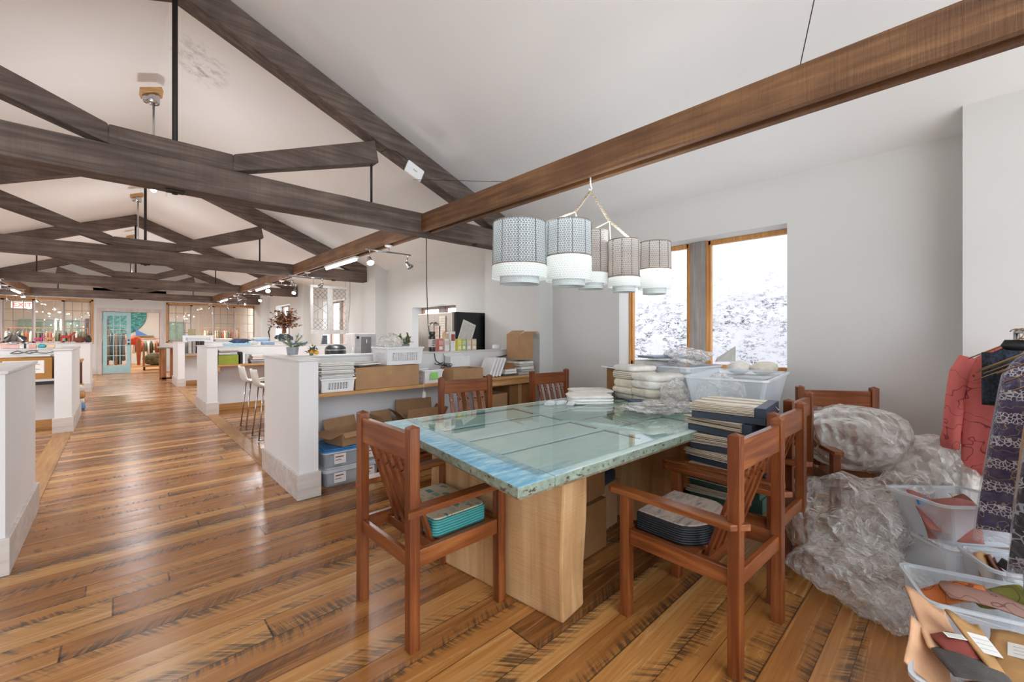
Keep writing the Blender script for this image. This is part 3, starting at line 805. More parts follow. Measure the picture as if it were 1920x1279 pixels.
s.base(s.ramp(n_, [(.3, '4d5c6c'), (.42, 'a0938a'), (.6, 'b9aa9b'), (.75, '8fb0c4')])); s.set(Roughness=.8); s.bump(n_, .5, .01)
MB().prism([(x * .97, y * .97) for x, y in poly], .0822, .09).build('cloth_top', s.m, cu, .004)

# ================================================================ sample books on the second chair
pagem = layered_mat('ruffled cream cloth pages', '9d8f7b', 'e0d7c6', 900)
def sample_book(z, label, rz, w=.40, d=.34, th=.055, x=2.50, y=.86, mat=None, group='sample books piled on the second chair'):
    t = thing('sample_book', label, 'book', (x, y, z), rz, group)
    rnd = random.Random(int(z * 1000))
    MB().box(-w / 2, w / 2, -d / 2, d / 2, 0, th * .42).box(-w / 2, -w / 2 + .05, -d / 2, d / 2, th * .42, th).build('cover', mat or navy, t, .002)
    pg = MB(); n = 6
    for k in range(n):
        z0 = th * .43 + (th * .56) * k / n; z1 = z0 + (th * .56) / n * .8; N = 14
        o = rnd.uniform(0, 6); ex = rnd.uniform(.0, .02)
        vs = []
        for i in range(N + 1):
            u = -d / 2 - ex + (d + 2 * ex) * i / N; wv = .0025 * sin(u * 55 + o)
            for x_, zz in ((-w / 2 + .052, z0), (w / 2 + ex, z0), (w / 2 + ex, z1), (-w / 2 + .052, z1)):
                vs.append((x_ + (.004 * sin(u * 40 + o) if x_ > 0 else 0), u, zz + (wv if x_ > 0 else wv * .5)))
        fs = [(4 * i + a, 4 * i + (a + 1) % 4, 4 * i + 4 + (a + 1) % 4, 4 * i + 4 + a) for i in range(N) for a in range(4)] + [(3, 2, 1, 0), (4 * N, 4 * N + 1, 4 * N + 2, 4 * N + 3)]
        pg.add(vs, fs)
    pg.build('page_block', pagem, t)
    MB().tube([(-w / 2 - .003, -.06, th * .3), (-w / 2 - .02, -.06, th * .55), (-w / 2 - .003, -.06, th * .8)], .0025, 6).build('metal_ring', chrome, t, smooth=True)
    return t
greenm = plain('dark green book cover', '2c4a40', .5)
z = .393
lbl = ['bottom sample book of the pile on the second chair, dark green cover', 'second sample book up in the pile, dark green cover', 'third sample book up in the pile on the chair, black cover', 'fourth sample book up in the pile, navy cover with pages fanning',
       'fifth sample book up in the pile, navy cover with a metal ring', 'sixth sample book up, navy cover tilted over cream pages', 'topmost sample book of the chair pile with thick cream pages']
for k in range(7):
    th = [.07, .065, .06, .075, .085, .085, .085][k]
    sample_book(z + .0005, lbl[k], R([92, 88, 95, 84, 93, 80, 96][k]), .36, .36, th, 2.53 + [0, .01, 0, -.01, 0, .01, 0][k], .87, [greenm, greenm, blackm, navy, navy, navy, navy][k])
    z += th + .001

# ================================================================ bags and translucent tubs
def heap(name, label, cat, loc, size, seed, mat=bagm, amp=.28, freq=2.2, sub=5, flat=True, ridge=.06, rz=0, smooth=None):
    bm = bmesh.new(); bmesh.ops.create_icosphere(bm, subdivisions=sub, radius=1)
    off = Vector((seed * 3.1, seed * 1.7, seed))
    for v in bm.verts:
        d = v.co.normalized()
        n1 = noise.noise(d * freq + off) * amp
        n2 = (1 - abs(noise.noise(d * freq * 3.2 + off * 2)) * 2.2) * ridge
        n3 = (1 - abs(noise.noise(d * freq * 7 + off * 3)) * 2.2) * ridge * .3
        r = 1 + n1 + n2 + n3
        p = Vector((d.x * size[0] * r, d.y * size[1] * r, d.z * size[2] * r))
        p.z += size[2]
        if flat and p.z < .06 * size[2]: p.z = .002 + .01 * abs(noise.noise(d * 9))
        v.co = p
    me = bpy.data.meshes.new(name); bm.to_mesh(me); bm.free(); me.materials.append(mat)
    if mat is not bagm and mat is not bagw:
        for p in me.polygons: p.use_smooth = True
    o = bpy.data.objects.new(name, me); COL.objects.link(o); o.location = loc; o.rotation_euler = (0, 0, rz)
    if label: tag(o, label, cat)
    return o
heap('plastic_bag', 'big full clear plastic bag slumped on the chair against the wall', 'bag', (3.60, .49, .395), (.26, .32, .215), 1, bagw, amp=.10, ridge=.03, rz=R(35), sub=4)
heap('plastic_bag_heap', 'heap of crumpled clear plastic bags on the floor right of the chairs', 'bags', (3.05, .46, 0), (.34, .27, .23), 2, amp=.3, sub=4, ridge=.10)
heap('plastic_bag', 'crumpled clear bag spilling forward over the plank floor', 'bag', (2.72, .36, 0), (.26, .22, .12), 3, amp=.4, sub=4, ridge=.12)
heap('plastic_bag', 'small clear bag tip lying against the front storage tub', 'bag', (2.52, .21, 0), (.13, .08, .08), 4, amp=.3, sub=4)
heap('plastic_bag', 'tall crumpled clear bag leaning in the wall corner behind the tubs', 'bag', (3.62, .12, 0), (.23, .25, .33), 5, bagw, amp=.2, sub=4, ridge=.08)
heap('plastic_bag', 'clear bag bunched between the wall chair and the pink fabric tub', 'bag', (3.34, .24, 0), (.22, .20, .24), 6, amp=.3, sub=4, ridge=.1)

def tub(label, loc, rz, w, d, h, taper=.03, tilt=0, mat=binm, group=None, lid=None, name='storage_tub'):
    t = thing(name, label, 'storage box', loc, rz, group)
    t.rotation_euler = (tilt, 0, rz)
    m = MB(); n = 5; T = .004
    def ring(k, inset, z):
        return [(x, y, z) for x, y in rounded_pad(w - 2 * inset, d - 2 * inset, 0, .04, n)]
    rings = [ring(0, taper, .0), ring(0, 0, h), ring(0, T, h), ring(0, taper + T, T)]
    N = len(rings[0]); vs = [p for r in rings for p in r]
    fs = [(i * N + k, i * N + (k + 1) % N, (i + 1) * N + (k + 1) % N, (i + 1) * N + k) for i in range(3) for k in range(N)]
    fs += [tuple(range(N))[::-1], tuple(3 * N + k for k in range(N))]
    m.add(vs, fs); m.build('tub_body', mat, t, smooth=False)
    rp = rounded_pad(w + .02, d + .02, 0, .045, n); ri = rounded_pad(w - .006, d - .006, 0, .038, n)
    r = MB(); vs = [(x, y, h - .012) for x, y in rp] + [(x, y, h) for x, y in rp] + [(x, y, h) for x, y in ri] + [(x, y, h - .012) for x, y in ri]
    fs = [(i * N + k, i * N + (k + 1) % N, ((i + 1) % 4) * N + (k + 1) % N, ((i + 1) % 4) * N + k) for i in range(4) for k in range(N)]
    r.add(vs, fs).build('rim', clearrim, t)
    if lid:
        MB().prism(rounded_pad(w + .03, d + .03, 0, .05, n), h + .001, h + .012).prism(rounded_pad(w - .03, d - .03, 0, .04, n), h + .0121, h + .022).build('lid', lid, t, .004)
    return t
clearrim = plain('frosted plastic rim', 'e8edf2', .25, 0, .02, alpha=.75)
tub('large empty translucent tub on the right end of the table', (3.29, 1.11, TZ + .004), R(6), .84, .50, .25, .05)
heap('plastic_bag', 'clear bag bunched up inside the large tub on the table', 'bag', (3.10, 1.16, TZ + .012), (.15, .15, .12), 9, amp=.25, sub=4)
tub('translucent tub behind the folded textiles near the window', (3.60, 1.62, TZ + .004), R(-8), .50, .34, .27, group=None)
# ================================================================ chandelier of drum shades
def hex_mat(name, dark, light, glow=0):
    s = NT(name); v = s.coord()
    sep = s.n('ShaderNodeSeparateXYZ'); s.t.links.new(v, sep.inputs[0])
    at = s.math('ARCTAN2', sep.outputs[1], sep.outputs[0])
    K = 58.0
    a = s.math('MULTIPLY', at, K / (2 * pi)); b = s.math('MULTIPLY', sep.outputs[2], 62.0)
    def cell(oa, ob):
        fa = s.math('SUBTRACT', s.math('FRACT', s.math('ADD', a, oa)), .5)
        fb = s.math('MULTIPLY', s.math('SUBTRACT', s.math('FRACT', s.math('ADD', s.math('DIVIDE', b, 1.732), ob)), .5), 1.732)
        return s.math('SQRT', s.math('ADD', s.math('MULTIPLY', fa, fa), s.math('MULTIPLY', fb, fb)))
    d = s.math('MINIMUM', cell(.0, .0), cell(.5, .5))
    ringm = s.ramp(d, [(.13, (1, 1, 1, 1)), (.2, (0, 0, 0, 1)), (.34, (0, 0, 0, 1)), (.42, (1, 1, 1, 1))])
    nz = s.noise(v, 7, 3)
    col = s.mix(ringm, lin(dark), lin(light))
    s.base(col); s.set(Roughness=.8)
    tl = s.n('ShaderNodeBsdfTranslucent'); s.put(tl.inputs[0], col)
    mx = s.n('ShaderNodeMixShader'); s.put(mx.inputs[0], s.math('ADD', s.math('MULTIPLY', ringm, .35), .05))
    s.t.links.new(s.b.outputs[0], mx.inputs[1]); s.t.links.new(tl.outputs[0], mx.inputs[2]); s.t.links.new(mx.outputs[0], s.out.inputs[0])
    return s.m
shade_g = hex_mat('grey ringed lace shade', '3c4145', 'b4bbbf'); shade_b = hex_mat('brown grey ringed lace shade', '2f2b29', 'a39d9a'); shade_w = hex_mat('white ringed lace shade', 'b5c2c2', 'f4f6f6')
ropem = plain('twisted cream rope', 'a99c8a', .9, 0, .15, 60, .4)
cd = thing('chandelier', 'chandelier of five lace drum shades hung by twisted rope from the near beam', 'chandelier', (2.50, 1.84, 2.434))
def drum(x, y, r, zt, zm, zb, dm, inner=True):
    up = MB().lathe([(r * .97, zt - 0), (r, zm)], (0, 0, 0), 48, cap=False).build('lamp_shade', dm, cd, smooth=True)
    lo = MB().lathe([(r, zm), (r * 1.015, zb)], (0, 0, 0), 48, cap=False).build('shade_band', shade_w, cd, smooth=True)
    rg = MB()
    for z_, q in ((zt, .97), (zm, 1.0)):
        rg.tube([(r * q * cos(2 * pi * k / 36), r * q * sin(2 * pi * k / 36), z_) for k in range(37)], .004, 6)
    rg = rg.build('shade_trim', plain('taupe trim braid', '8a7d72', .8), cd, smooth=True)
    wm = MB()
    for k in range(10):
        a = 2 * pi * k / 10 + x * 5
        wm.tube([(r * .975 * cos(a), r * .975 * sin(a), zt), (r * 1.003 * cos(a), r * 1.003 * sin(a), zm)], .0018, 5)
    wm = wm.build('shade_rib', iron, cd)
    df = MB().lathe([(.001, zb + .03), (r * .72, zb + .03), (r * .72, zb - .035), (r * .70, zb - .035), (r * .70, zb + .02), (.001, zb + .02)], (0, 0, 0), 36, cap=False).build('inner_shade', shade_w, cd, smooth=False)
    bb = MB().ell((0, 0, (zt + zb) / 2 - .02), (.035, .035, .05), 12, 8).build('bulb', bulbmat, cd, smooth=True)
    l = bpy.data.lights.new('shade_glow', 'POINT'); l.energy = 2.1; l.color = (.95, 1, 1); l.shadow_soft_size = .06
    lo_ = bpy.data.objects.new('shade_glow', l); COL.objects.link(lo_); lo_.parent = cd
    for o in (up, lo, rg, wm, df, bb): o.location = (x - 2.50, y - 1.84, -2.434)
    lo_.location = (x - 2.50, y - 1.84, zt - 2.434 + .01)
# centre x, y, radius, top, seam, bottom
drum(1.915, 1.974, .178, 2.02, 1.745, 1.66, shade_g)
drum(2.18, 1.781, .150, 2.035, 1.81, 1.65, shade_g)
drum(2.50, 1.836, .125, 2.035, 1.74, 1.66, shade_b)
drum(2.60, 1.626, .108, 1.955, 1.70, 1.63, shade_b)
drum(2.80, 1.503, .112, 1.95, 1.76, 1.62, shade_b)
def rope(pts, r=.008):
    P = []; N = 40
    pts = [Vector(p) for p in pts]
    seg = [(pts[i + 1] - pts[i]).length for i in range(len(pts) - 1)]; T = sum(seg)
    for st in (0, pi):
        Q = []
        for k in range(N * 2 + 1):
            s_ = T * k / (2 * N); i = 0
            while i < len(seg) - 1 and s_ > seg[i]: s_ -= seg[i]; i += 1
            p = pts[i].lerp(pts[i + 1], min(1, s_ / seg[i])); a = k * .9 + st
            Q.append(p + Vector((cos(a), sin(a), 0)) * r * .8)
        P.append(Q)
    return P
hk = (0, 0, -.10)
rp = MB()
for pts in ([hk, (-.20, -.02, -.29), (-.44, .01, -.40)], [hk, (.057, -.124, -.33), (.19, -.25, -.49)]):
    for q in rope(pts): rp.tube(q, .006, 6)
rp.build('rope', ropem, cd, smooth=True)
rp = MB()
for a, b in (((-.20, -.02, -.29), (-.30, -.12, -.40)), ((-.20, -.02, -.29), (-.19, -.05, -.405)), ((.057, -.124, -.33), (.0, .05, -.40)), ((.057, -.124, -.33), (.06, -.13, -.48))): rp.tube([a, b], .004, 6)
rp.build('cord', plain('pale cord', 'd9cfba', .8), cd)
MB().tube([(0, 0, .02), (0, 0, -.05), (.015, 0, -.075), (0, 0, -.10), (-.015, 0, -.085)], .006, 8).build('hook', whitem, cd, smooth=True)

# ================================================================ things on the table
def folded(label, loc, rz, w, d, hs, mats, cat='cloth', name='folded_cloth', group=None, soft=.5):
    """folded textiles: soft layered pads, rounded at the fold"""
    t = thing(name, label, cat, loc, rz, group)
    z = 0; rnd = random.Random(int(loc[0] * 1000 + loc[1] * 77))
    for k, (h, m) in enumerate(zip(hs, mats)):
        ww = w * rnd.uniform(.92, 1); dd = d * rnd.uniform(.92, 1)
        bm = bmesh.new(); bmesh.ops.create_cube(bm, size=1)
        bmesh.ops.subdivide_edges(bm, edges=bm.edges[:], cuts=7, use_grid_fill=True)
        for v in bm.verts:
            x, y, zz = v.co * 2
            rr = (1 - max(0, abs(zz) ** 3) * .10)
            cr = 1 - .10 * (abs(x) ** 6) * (abs(y) ** 6)
            v.co = Vector((x * ww / 2 * rr * cr, y * dd / 2 * rr * cr, (zz * .5 + .5) * h))
            nn = noise.noise(Vector((v.co.x * 9 + k * 3, v.co.y * 9, zz + loc[0] * 5)))
            if zz > -.9: v.co.z += nn * h * .25 * (1 - .7 * (x * x * .5 + y * y * .5))
            v.co.x += .008 * noise.noise(Vector((y * 3, zz * 5, k))) ; v.co.z = max(v.co.z, 0)
        me = bpy.data.meshes.new('fold'); bm.to_mesh(me); bm.free(); me.materials.append(m)
        for p in me.polygons: p.use_smooth = True
        o = bpy.data.objects.new('fold', me); COL.objects.link(o); o.parent = t
        o.location = (rnd.uniform(-.006, .006), rnd.uniform(-.006, .006), z); z += h * .97
    return t
T0 = TZ + .0008
stripe = layered_mat('cream knitted folds', 'a79c8b', 'e3dccf', 420)
folded('folded cloths in grey and cream, farther of the two low piles on the table', (2.98, 2.20, T0), R(-35), .36, .28, [.022] * 3, [papergrey, cream, offwhite])
folded('folded white shirts with drawstring, nearer low pile on the table', (2.73, 2.02, T0), R(-40), .36, .26, [.02, .022, .025], [offwhite, whitem, offwhite])
for k, (x, y, a) in enumerate(((2.42, 2.16, 10), (2.50, 2.13, -20), (2.54, 2.05, 25))):
    t = thing('card_stack', ['little stack of white cards at the left of the shirts', 'little stack of white cards in the middle of three', 'little stack of white cards closest to the shirts'][k], 'cards', (x, y, T0), R(a))
    for j in range(4): MB().rbox((.002 * j, -.001 * j, .003 + .006 * j), (.09, .055, .004), R(j * 4)).build('card', whitem, t)
# piles in clear wrap by the window
folded('wrapped pile of cream sweaters beside the tall cardboard carton', (3.20, 1.90, T0), R(-20), .30, .28, [.05, .05, .07, .07, .045], [papergrey, cream, cream, stripe, offwhite])
folded('cream fleece bundle folded over, in front of the clear tub', (3.14, 1.66, T0), R(-25), .36, .28, [.05, .07, .06, .05], [papergrey, cream, offwhite, offwhite])
folded('high wrapped pile of cream throws behind the fleece bundle', (3.62, 1.92, TZ), R(-12), .36, .30, [.08, .08, .08, .07], [cream, offwhite, cream, offwhite])
t = thing('carton', 'tall brown carton standing on the far table corner', 'box', (3.37, 2.13, T0), R(-28))
MB().box(-.10, .10, -.10, .10, 0, .235).build('box_body', card_d, t, .003)
t = thing('brochure', 'blue and white picture brochure lying on the brown carton', 'brochure', (3.38, 2.11, T0 + .236), R(-25))
MB().rbox((0, 0, .005), (.34, .24, .009)).build('paper_sheet', paper, t); MB().rbox((-.09, 0, .0105), (.12, .18, .001)).build('blue_print', plain('pale blue print', '7fa3c4', .5), t)
MB().rbox((.06, .03, .0105), (.14, .12, .001)).build('grey_print', plain('grey violet print', 'a6a4b6', .5), t)
def folder(label, loc, rz, w, d, th, mat=navy, letters=None):
    t = thing('folder', label, 'folder', loc, rz)
    MB().box(-w / 2, w / 2, -d / 2, d / 2, 0, th).build('cover', mat, t, .003)
    if letters: text('lettering', letters, .022, whitem, (-.04, -d / 2 - .0012, th / 2), (pi / 2, 0, 0), t)
    return t
folder('slate blue folder with white letters under the cream piles', (3.02, 1.60, T0), R(-38), .42, .14, .035, plain('slate blue cover', '44566a', .45), 'ARTI')
folder('grey picture book in clear sleeve lying on top of the cream throws', (3.55, 1.80, TZ + .33), R(-30), .40, .26, .02, plain('slate picture cover', '6c7883', .35))
heap('plastic_film', 'flat crinkled clear film spread over the table glass', 'plastic film', (2.78, 1.42, T0), (.27, .16, .035), 11, bagm, amp=.35, freq=3.2, ridge=.14, rz=R(-30), sub=4)
heap('plastic_bag', 'clear bag bulging beside the fleece bundle and the big tub', 'bag', (2.97, 1.43, T0), (.11, .09, .10), 12, amp=.3, sub=4)
heap('plastic_bag', 'clear bag bulging on top of the tub behind the grey picture book', 'bag', (3.62, 1.62, TZ + .275), (.24, .16, .07), 13, amp=.35, sub=4)
# clothes peeping out behind the tub
for k, (x, y, a, sc, m, l) in enumerate(((3.72, 1.36, 20, 1.0, papergrey, 'grey pointed collar sticking up behind the big tub'),
                                   (3.95, 1.33, -20, 1.2, offwhite, 'round pale cap lying on the window sill, left one'),
                                   (4.05, 1.16, -35, 1.3, cream, 'pale leaf shaped cap lying on the window sill, right one'))):
    if k == 0:
        o = MB().add([(-.07, 0, 0), (.09, 0, .0), (.10, .015, .13), (-.06, .02, .03), (-.07, .03, 0), (.09, .03, 0)], [(0, 1, 2, 3), (4, 3, 2, 5), (0, 3, 4), (1, 5, 2), (0, 4, 5, 1)]).build('cloth_collar', m)
        o.location = (x, y, TZ + .31); o.rotation_euler = (0, 0, R(-40)); tag(o, l, 'cloth')
    else: heap('cap', l, 'cap', (x, y, .955), (.17, .09, .055), 20 + k, m, amp=.1, freq=1, ridge=.0, sub=4, rz=R(a + 30))
# clear storage ledge below the sill carrying that clutter
t = thing('sill_ledge', 'narrow white ledge along the wall under the window', 'shelf', (3.98, 1.2, .93))
MB().box(-.22, .22, -.1, .9, 0, .02).build('board', partm, t, .003)
MB().box(.19, .22, -.1, .9, -.12, 0).build('bracket', partm, t)
t = thing('glass_sheet', 'loose sheet of glass lying askew on the table end', 'glass', (2.52, 1.62, TZ + .0012), R(12))
MB().box(-.42, .42, -.30, .30, 0, .006).build('pane', tableglass, t)
t = thing('seat_pouf', 'pale folded blanket lying on the third chair seat', 'blanket', (3.08, .95, .393))
MB().prism(rounded_pad(.38, .34, 0, .05), 0, .05).build('blanket_fold', cream, t, .012)

# boxes and clutter under the table
def carton(label, loc, rz, w, d, h, flaps=(), mat=card, tape=False, name='cardboard_box', ext=None, group=None, tilt=0, closed=True):
    t = thing(name, label, 'box', loc, rz, group); t.rotation_euler = (tilt, 0, rz); T = .004
    m = MB()
    m.box(-w / 2, w / 2, -d / 2, -d / 2 + T, 0, h).box(-w / 2, w / 2, d / 2 - T, d / 2, 0, h).box(-w / 2, -w / 2 + T, -d / 2 + T, d / 2 - T, 0, h).box(w / 2 - T, w / 2, -d / 2 + T, d / 2 - T, 0, h)
    m.box(-w / 2 + T, w / 2 - T, -d / 2 + T, d / 2 - T, 0, T)
    if closed and not flaps: m.box(-w / 2, w / 2, -d / 2, -.001, h - T, h).box(-w / 2, w / 2, .001, d / 2, h - T, h)
    m.build('box_body', mat, t, .0015)
    for side, ang, fl_ in flaps:
        f = MB().box(-.5, .5, 0, fl_, -T / 2, T / 2)
        L = (w if side in 'ns' else d) - .006
        f.v = [(x * L, y, z) for x, y, z in f.v]
        rz_ = {'n': 0, 's': pi, 'e': -pi / 2, 'w': pi / 2}[side]
        off = {'n': (0, d / 2 - T / 2, h), 's': (0, -d / 2 + T / 2, h), 'e': (w / 2 - T / 2, 0, h), 'w': (-w / 2 + T / 2, 0, h)}[side]
        f.xform(Matrix.Translation(off) @ Matrix.Rotation(rz_, 4, 'Z') @ Matrix.Rotation(R(ang), 4, 'X'))
        f.build('flap', mat, t)
    if tape: MB().box(-.03, .03, -d / 2 - .001, d / 2 + .001, h, h + .001).box(-.03, .03, -d / 2 - .001, -d / 2, h * .6, h).build('tape', plain('packing tape', 'b08a5c', .3), t)
    return t
carton('open carton with a hanging flap under the table, upper one', (2.05, 1.72, .30), R(5), .34, .40, .34, [('s', -75, .17)], card_d)
carton('closed carton on the floor under the table by the front pedestal', (1.99, 1.70, 0), R(2), .40, .42, .298, (), card_d)
carton('long box lying on its side beneath the table behind the cushion chair', (2.36, 1.80, 0), R(4), .30, .36, .30, (), card)
folded('rolled dark denim bundle on the box beneath the table', (2.36, 1.76, .301), R(10), .26, .34, [.09, .09], [plain('dark denim', '2c3744', .9), plain('dark denim', '2c3744', .9)])

# ================================================================ clothes rack at the right edge
RD = Vector((-.995, -.096, 0)).normalized(); RN = Vector((.096, -.995, 0)).normalized()
rk = thing('clothes_rack', 'clothes rail with wire hangers standing at the right picture edge', 'clothes rack', (3.56, -.20, 0))
MB().tube([Vector((0, 0, 1.315)), RD * 1.55 + Vector((0, 0, 1.315))], .012, 10).build('rail', chrome, rk, smooth=True)
MB().tube([Vector((0, 0, 0)), Vector((0, 0, 1.315))], .012, 10).build('upright', chrome, rk, smooth=True)
MB().tube([RD * 1.55, RD * 1.55 + Vector((0, 0, 1.315))], .012, 10).build('upright', chrome, rk, smooth=True)
MB().tube([RN * .2 + Vector((0, 0, .012)), RN * -.2 + Vector((0, 0, .012))], .012, 8).tube([RD * 1.55 + RN * .2 + Vector((0, 0, .012)), RD * 1.55 - RN * .2 + Vector((0, 0, .012))], .012, 8).build('foot_bar', chrome, rk)
def pattern(name, a, b, c=None, scale=60, kind='wave'):
    s = NT(name); v = s.coord(scale=(1, 1, 1))
    sep = s.n('ShaderNodeSeparateXYZ'); s.t.links.new(v, sep.inputs[0])
    if kind == 'fleck':
        vo = s.n('ShaderNodeTexVoronoi', feature='DISTANCE_TO_EDGE'); s.put(vo.inputs['Vector'], v); vo.inputs['Scale'].default_value = scale
        f = s.ramp(vo.outputs[0], [(.07, (1, 1, 1, 1)), (.12, (0, 0, 0, 1))])
        band = s.ramp(s.math('ADD', s.math('SINE', s.math('MULTIPLY', sep.outputs[2], 62.0)), s.math('MULTIPLY', s.noise(v, 12, 3), 1.4)), [(.78, (0, 0, 0, 1)), (.95, (1, 1, 1, 1))])
        f = s.math('MULTIPLY', f, band)
        col = s.mix(f, lin(a), lin(b))
        if c:
            g = s.ramp(s.math('ABSOLUTE', s.math('SINE', s.math('ADD', s.math('MULTIPLY', sep.outputs[2], 34.0), s.math('MULTIPLY', s.noise(v, 9, 3), 14.0)))), [(.03, (1, 1, 1, 1)), (.10, (0, 0, 0, 1))])
            col = s.mix(s.math('MULTIPLY', g, s.math('SUBTRACT', 1.0, band)), col, lin(c))
    elif kind == 'line':
        g = s.math('ABSOLUTE', s.math('SINE', s.math('ADD', s.math('MULTIPLY', sep.outputs[2], scale), s.math('MULTIPLY', s.noise(v, 7, 2), 16.0))))
        col = s.mix(s.ramp(g, [(.05, (1, 1, 1, 1)), (.14, (0, 0, 0, 1))]), lin(a), lin(b))
    else:
        col = s.ramp(s.noise(v, scale, 4, .6, 1), [(.4, a), (.6, b)])
    s.base(col); s.set(Roughness=.85); s.bump(s.noise(v, 30, 3), .4, .004); return s.m
def garment(i, off, label, mat, top, bottom, hw, th, cat='shirt', name='shirt', wrap=False, sleeve=True, shift=0.0, coll=None):
    """a garment on a wire hanger, seen nearly edge on; local X across the shoulders, local Y along the rail"""
    c = Vector((3.56, -.20, 0)) + RD * off
    t = thing(name, label, cat, (c.x, c.y, 0), math.atan2(RN.y, RN.x), 'garments on the wire hangers at the right edge')
    rnd = random.Random(i)
    N, K = 22, 20; vs = []; o = rnd.uniform(0, 9)
    ring = 2 * N
    for k in range(K + 1):
        q = k / K; z = top + (bottom - top) * q
        w = hw * (.34 + .66 * (min(1, q / .12) ** .7 if name in ('jacket', 'cardigan') else (.30 * min(1, q / .1) ** .7 + .70 * q ** .8)) * 1.0)
        for j in range(ring):
            a = 2 * pi * j / ring
            x = w * cos(a) * (1 if abs(cos(a)) < .98 else .98)
            fold = .35 * sin(7 * a + o + q * 2) * (.3 + q) + .25 * sin(13 * a + o * 2)
            y = th * (sin(a) * (.8 + .4 * fold)) * (.45 + .55 * min(1, q * 4)) + .006 * sin(q * 9 + o)
            zz = z - (.05 * (abs(x) / hw) ** 1.3 if k < 3 else 0) + (.012 * sin(a * 5 + o) if k == K else 0)
            vs.append((x + shift * q, y, zz))
    fs = [(k * ring + j, k * ring + (j + 1) % ring, (k + 1) * ring + (j + 1) % ring, (k + 1) * ring + j) for k in range(K) for j in range(ring)]
    fs += [tuple(range(ring))[::-1], tuple(K * ring + j for j in range(ring))]
    MB().add(vs, fs).build('cloth_body', mat, t, smooth=True)
    if sleeve:
        for s_ in (-1, 1):
            pts = [(s_ * hw * .86, 0, top - .07), (s_ * hw * 1.0, .004, top - .16), (s_ * hw * 1.10, .0, top - .33), (s_ * hw * 1.16, .004, top - .50), (s_ * hw * 1.22, 0, top - .60)]
            sl = MB().tube(pts, [.035, .045, .042, .04, .044], 12); sl.v = [(x, y * (th / .045) if abs(y) > 0 else y, z_) for x, y, z_ in sl.v]
            sl.build('sleeve', mat, t, smooth=True)
    if coll:
        MB().lathe([(.06, top - .035), (.075, top - .01), (.06, top + .02), (.05, top + .0)], n=20, sy=.45).build('collar', coll, t, smooth=True)
    zr = 1.315
    hgr = MB().tube([(-.19, 0, top - .085), (0, 0, top + .03), (.19, 0, top - .085)], .0028, 6)
    hgr.tube([(0, 0, top + .03), (0, 0, zr - .05)] + [(.026 * sin(a), 0, zr - .012 - .026 * cos(a) + .0) for a in [pi * k / 8 for k in range(12)]][::1], .0028, 6)
    hgr.build('wire_hanger', brassy, t, smooth=True)
    if wrap:
        wv = [(x * 1.04, y * 1.25 + (.006 if y > 0 else -.006), z_ if z_ < top - .02 else z_ + .01) for x, y, z_ in vs]
        wv = [(x, y, z_ - .05 * max(0, (top - z_) / (top - bottom)) ** 3) for x, y, z_ in wv]
        MB().add(wv, fs).build('clear_cover', wrapm, t, smooth=True)
    return t
G = [
 (0.00, 'coral pink printed kimono jacket, leftmost on the clothes rail', pattern('coral with red twigs', 'd8706a', '96404a', scale=30, kind='line'), 1.24, .52, .21, .05, 'jacket', 'jacket', False),
 (0.12, 'black speckled knit cardigan hanging next to the coral jacket', pattern('black bouclé', '14151c', '2f3a4a', scale=60, kind='blot'), 1.25, .93, .145, .05, 'cardigan', 'cardigan', False),
 (0.27, 'long dark teal dress showing as a narrow strip on the rail', plain('dark teal cloth', '20384a', .8), 1.14, .44, .165, .025, 'dress', 'dress', False),
 (0.36, 'pale mint shirt hanging on the rail beside the dark strip', plain('pale mint cloth', 'b9c7c4', .8), 1.19, .60, .15, .035, 'shirt', 'shirt', False),
 (0.46, 'tan and green printed blouse partly hidden on the rail', pattern('tan and sage print', 'a58f76', '5f7a6c', scale=22, kind='blot'), 1.21, .76, .13, .035, 'blouse', 'blouse', False),
 (0.58, 'white shirt in clear cover just left of the purple robe', whitem, 1.20, .50, .18, .03, 'shirt', 'shirt', True),
 (0.72, 'purple robe with white leaf bands in a clear cover, front of the rail', pattern('purple with white leaves', '392858', 'd9d5d8', 'b39a6a', 70, 'fleck'), 1.24, .44, .235, .055, 'robe', 'robe', True),
 (0.88, 'tan jacket hanging right of the purple robe', plain('tan suede', 'b08f72', .8), 1.22, .60, .15, .035, 'jacket', 'coat', False),
 (1.04, 'black and white leaf printed dress in a clear cover', pattern('black with white leaves', '1c2234', 'b9bfcb', None, 48, 'fleck'), 1.20, .42, .185, .035, 'dress', 'dress', True),
 (1.18, 'slate grey beaded dress near the picture edge', pattern('slate beading', '4a505e', '86796c', scale=40, kind='line'), 1.18, .44, .16, .03, 'dress', 'dress', False),
 (1.32, 'brown fur vest at the right picture edge', pattern('brown fur', '6e4a22', 'a9814a', scale=30, kind='blot'), 1.12, .50, .17, .04, 'vest', 'vest', False),
]
for i, (off, l, m, zt, zb, hw, th, cat, nm, wr) in enumerate(G):
    garment(i, off, l, m, zt, zb, hw, th, cat, nm, wr, sleeve=(nm == 'jacket'), coll=(blackm if nm == 'cardigan' else None))
o = MB().lathe([(.035, 0), (.04, .3), (.032, .5), (.034, .52)], n=20).build('cardboard_tube', plain('silvery grey roll', '9a938f', .35, .2), smooth=True)
o.location = (2.62, -.20, .27); tag(o, 'silvery grey roll standing beside the tubs under the purple robe', 'roll')

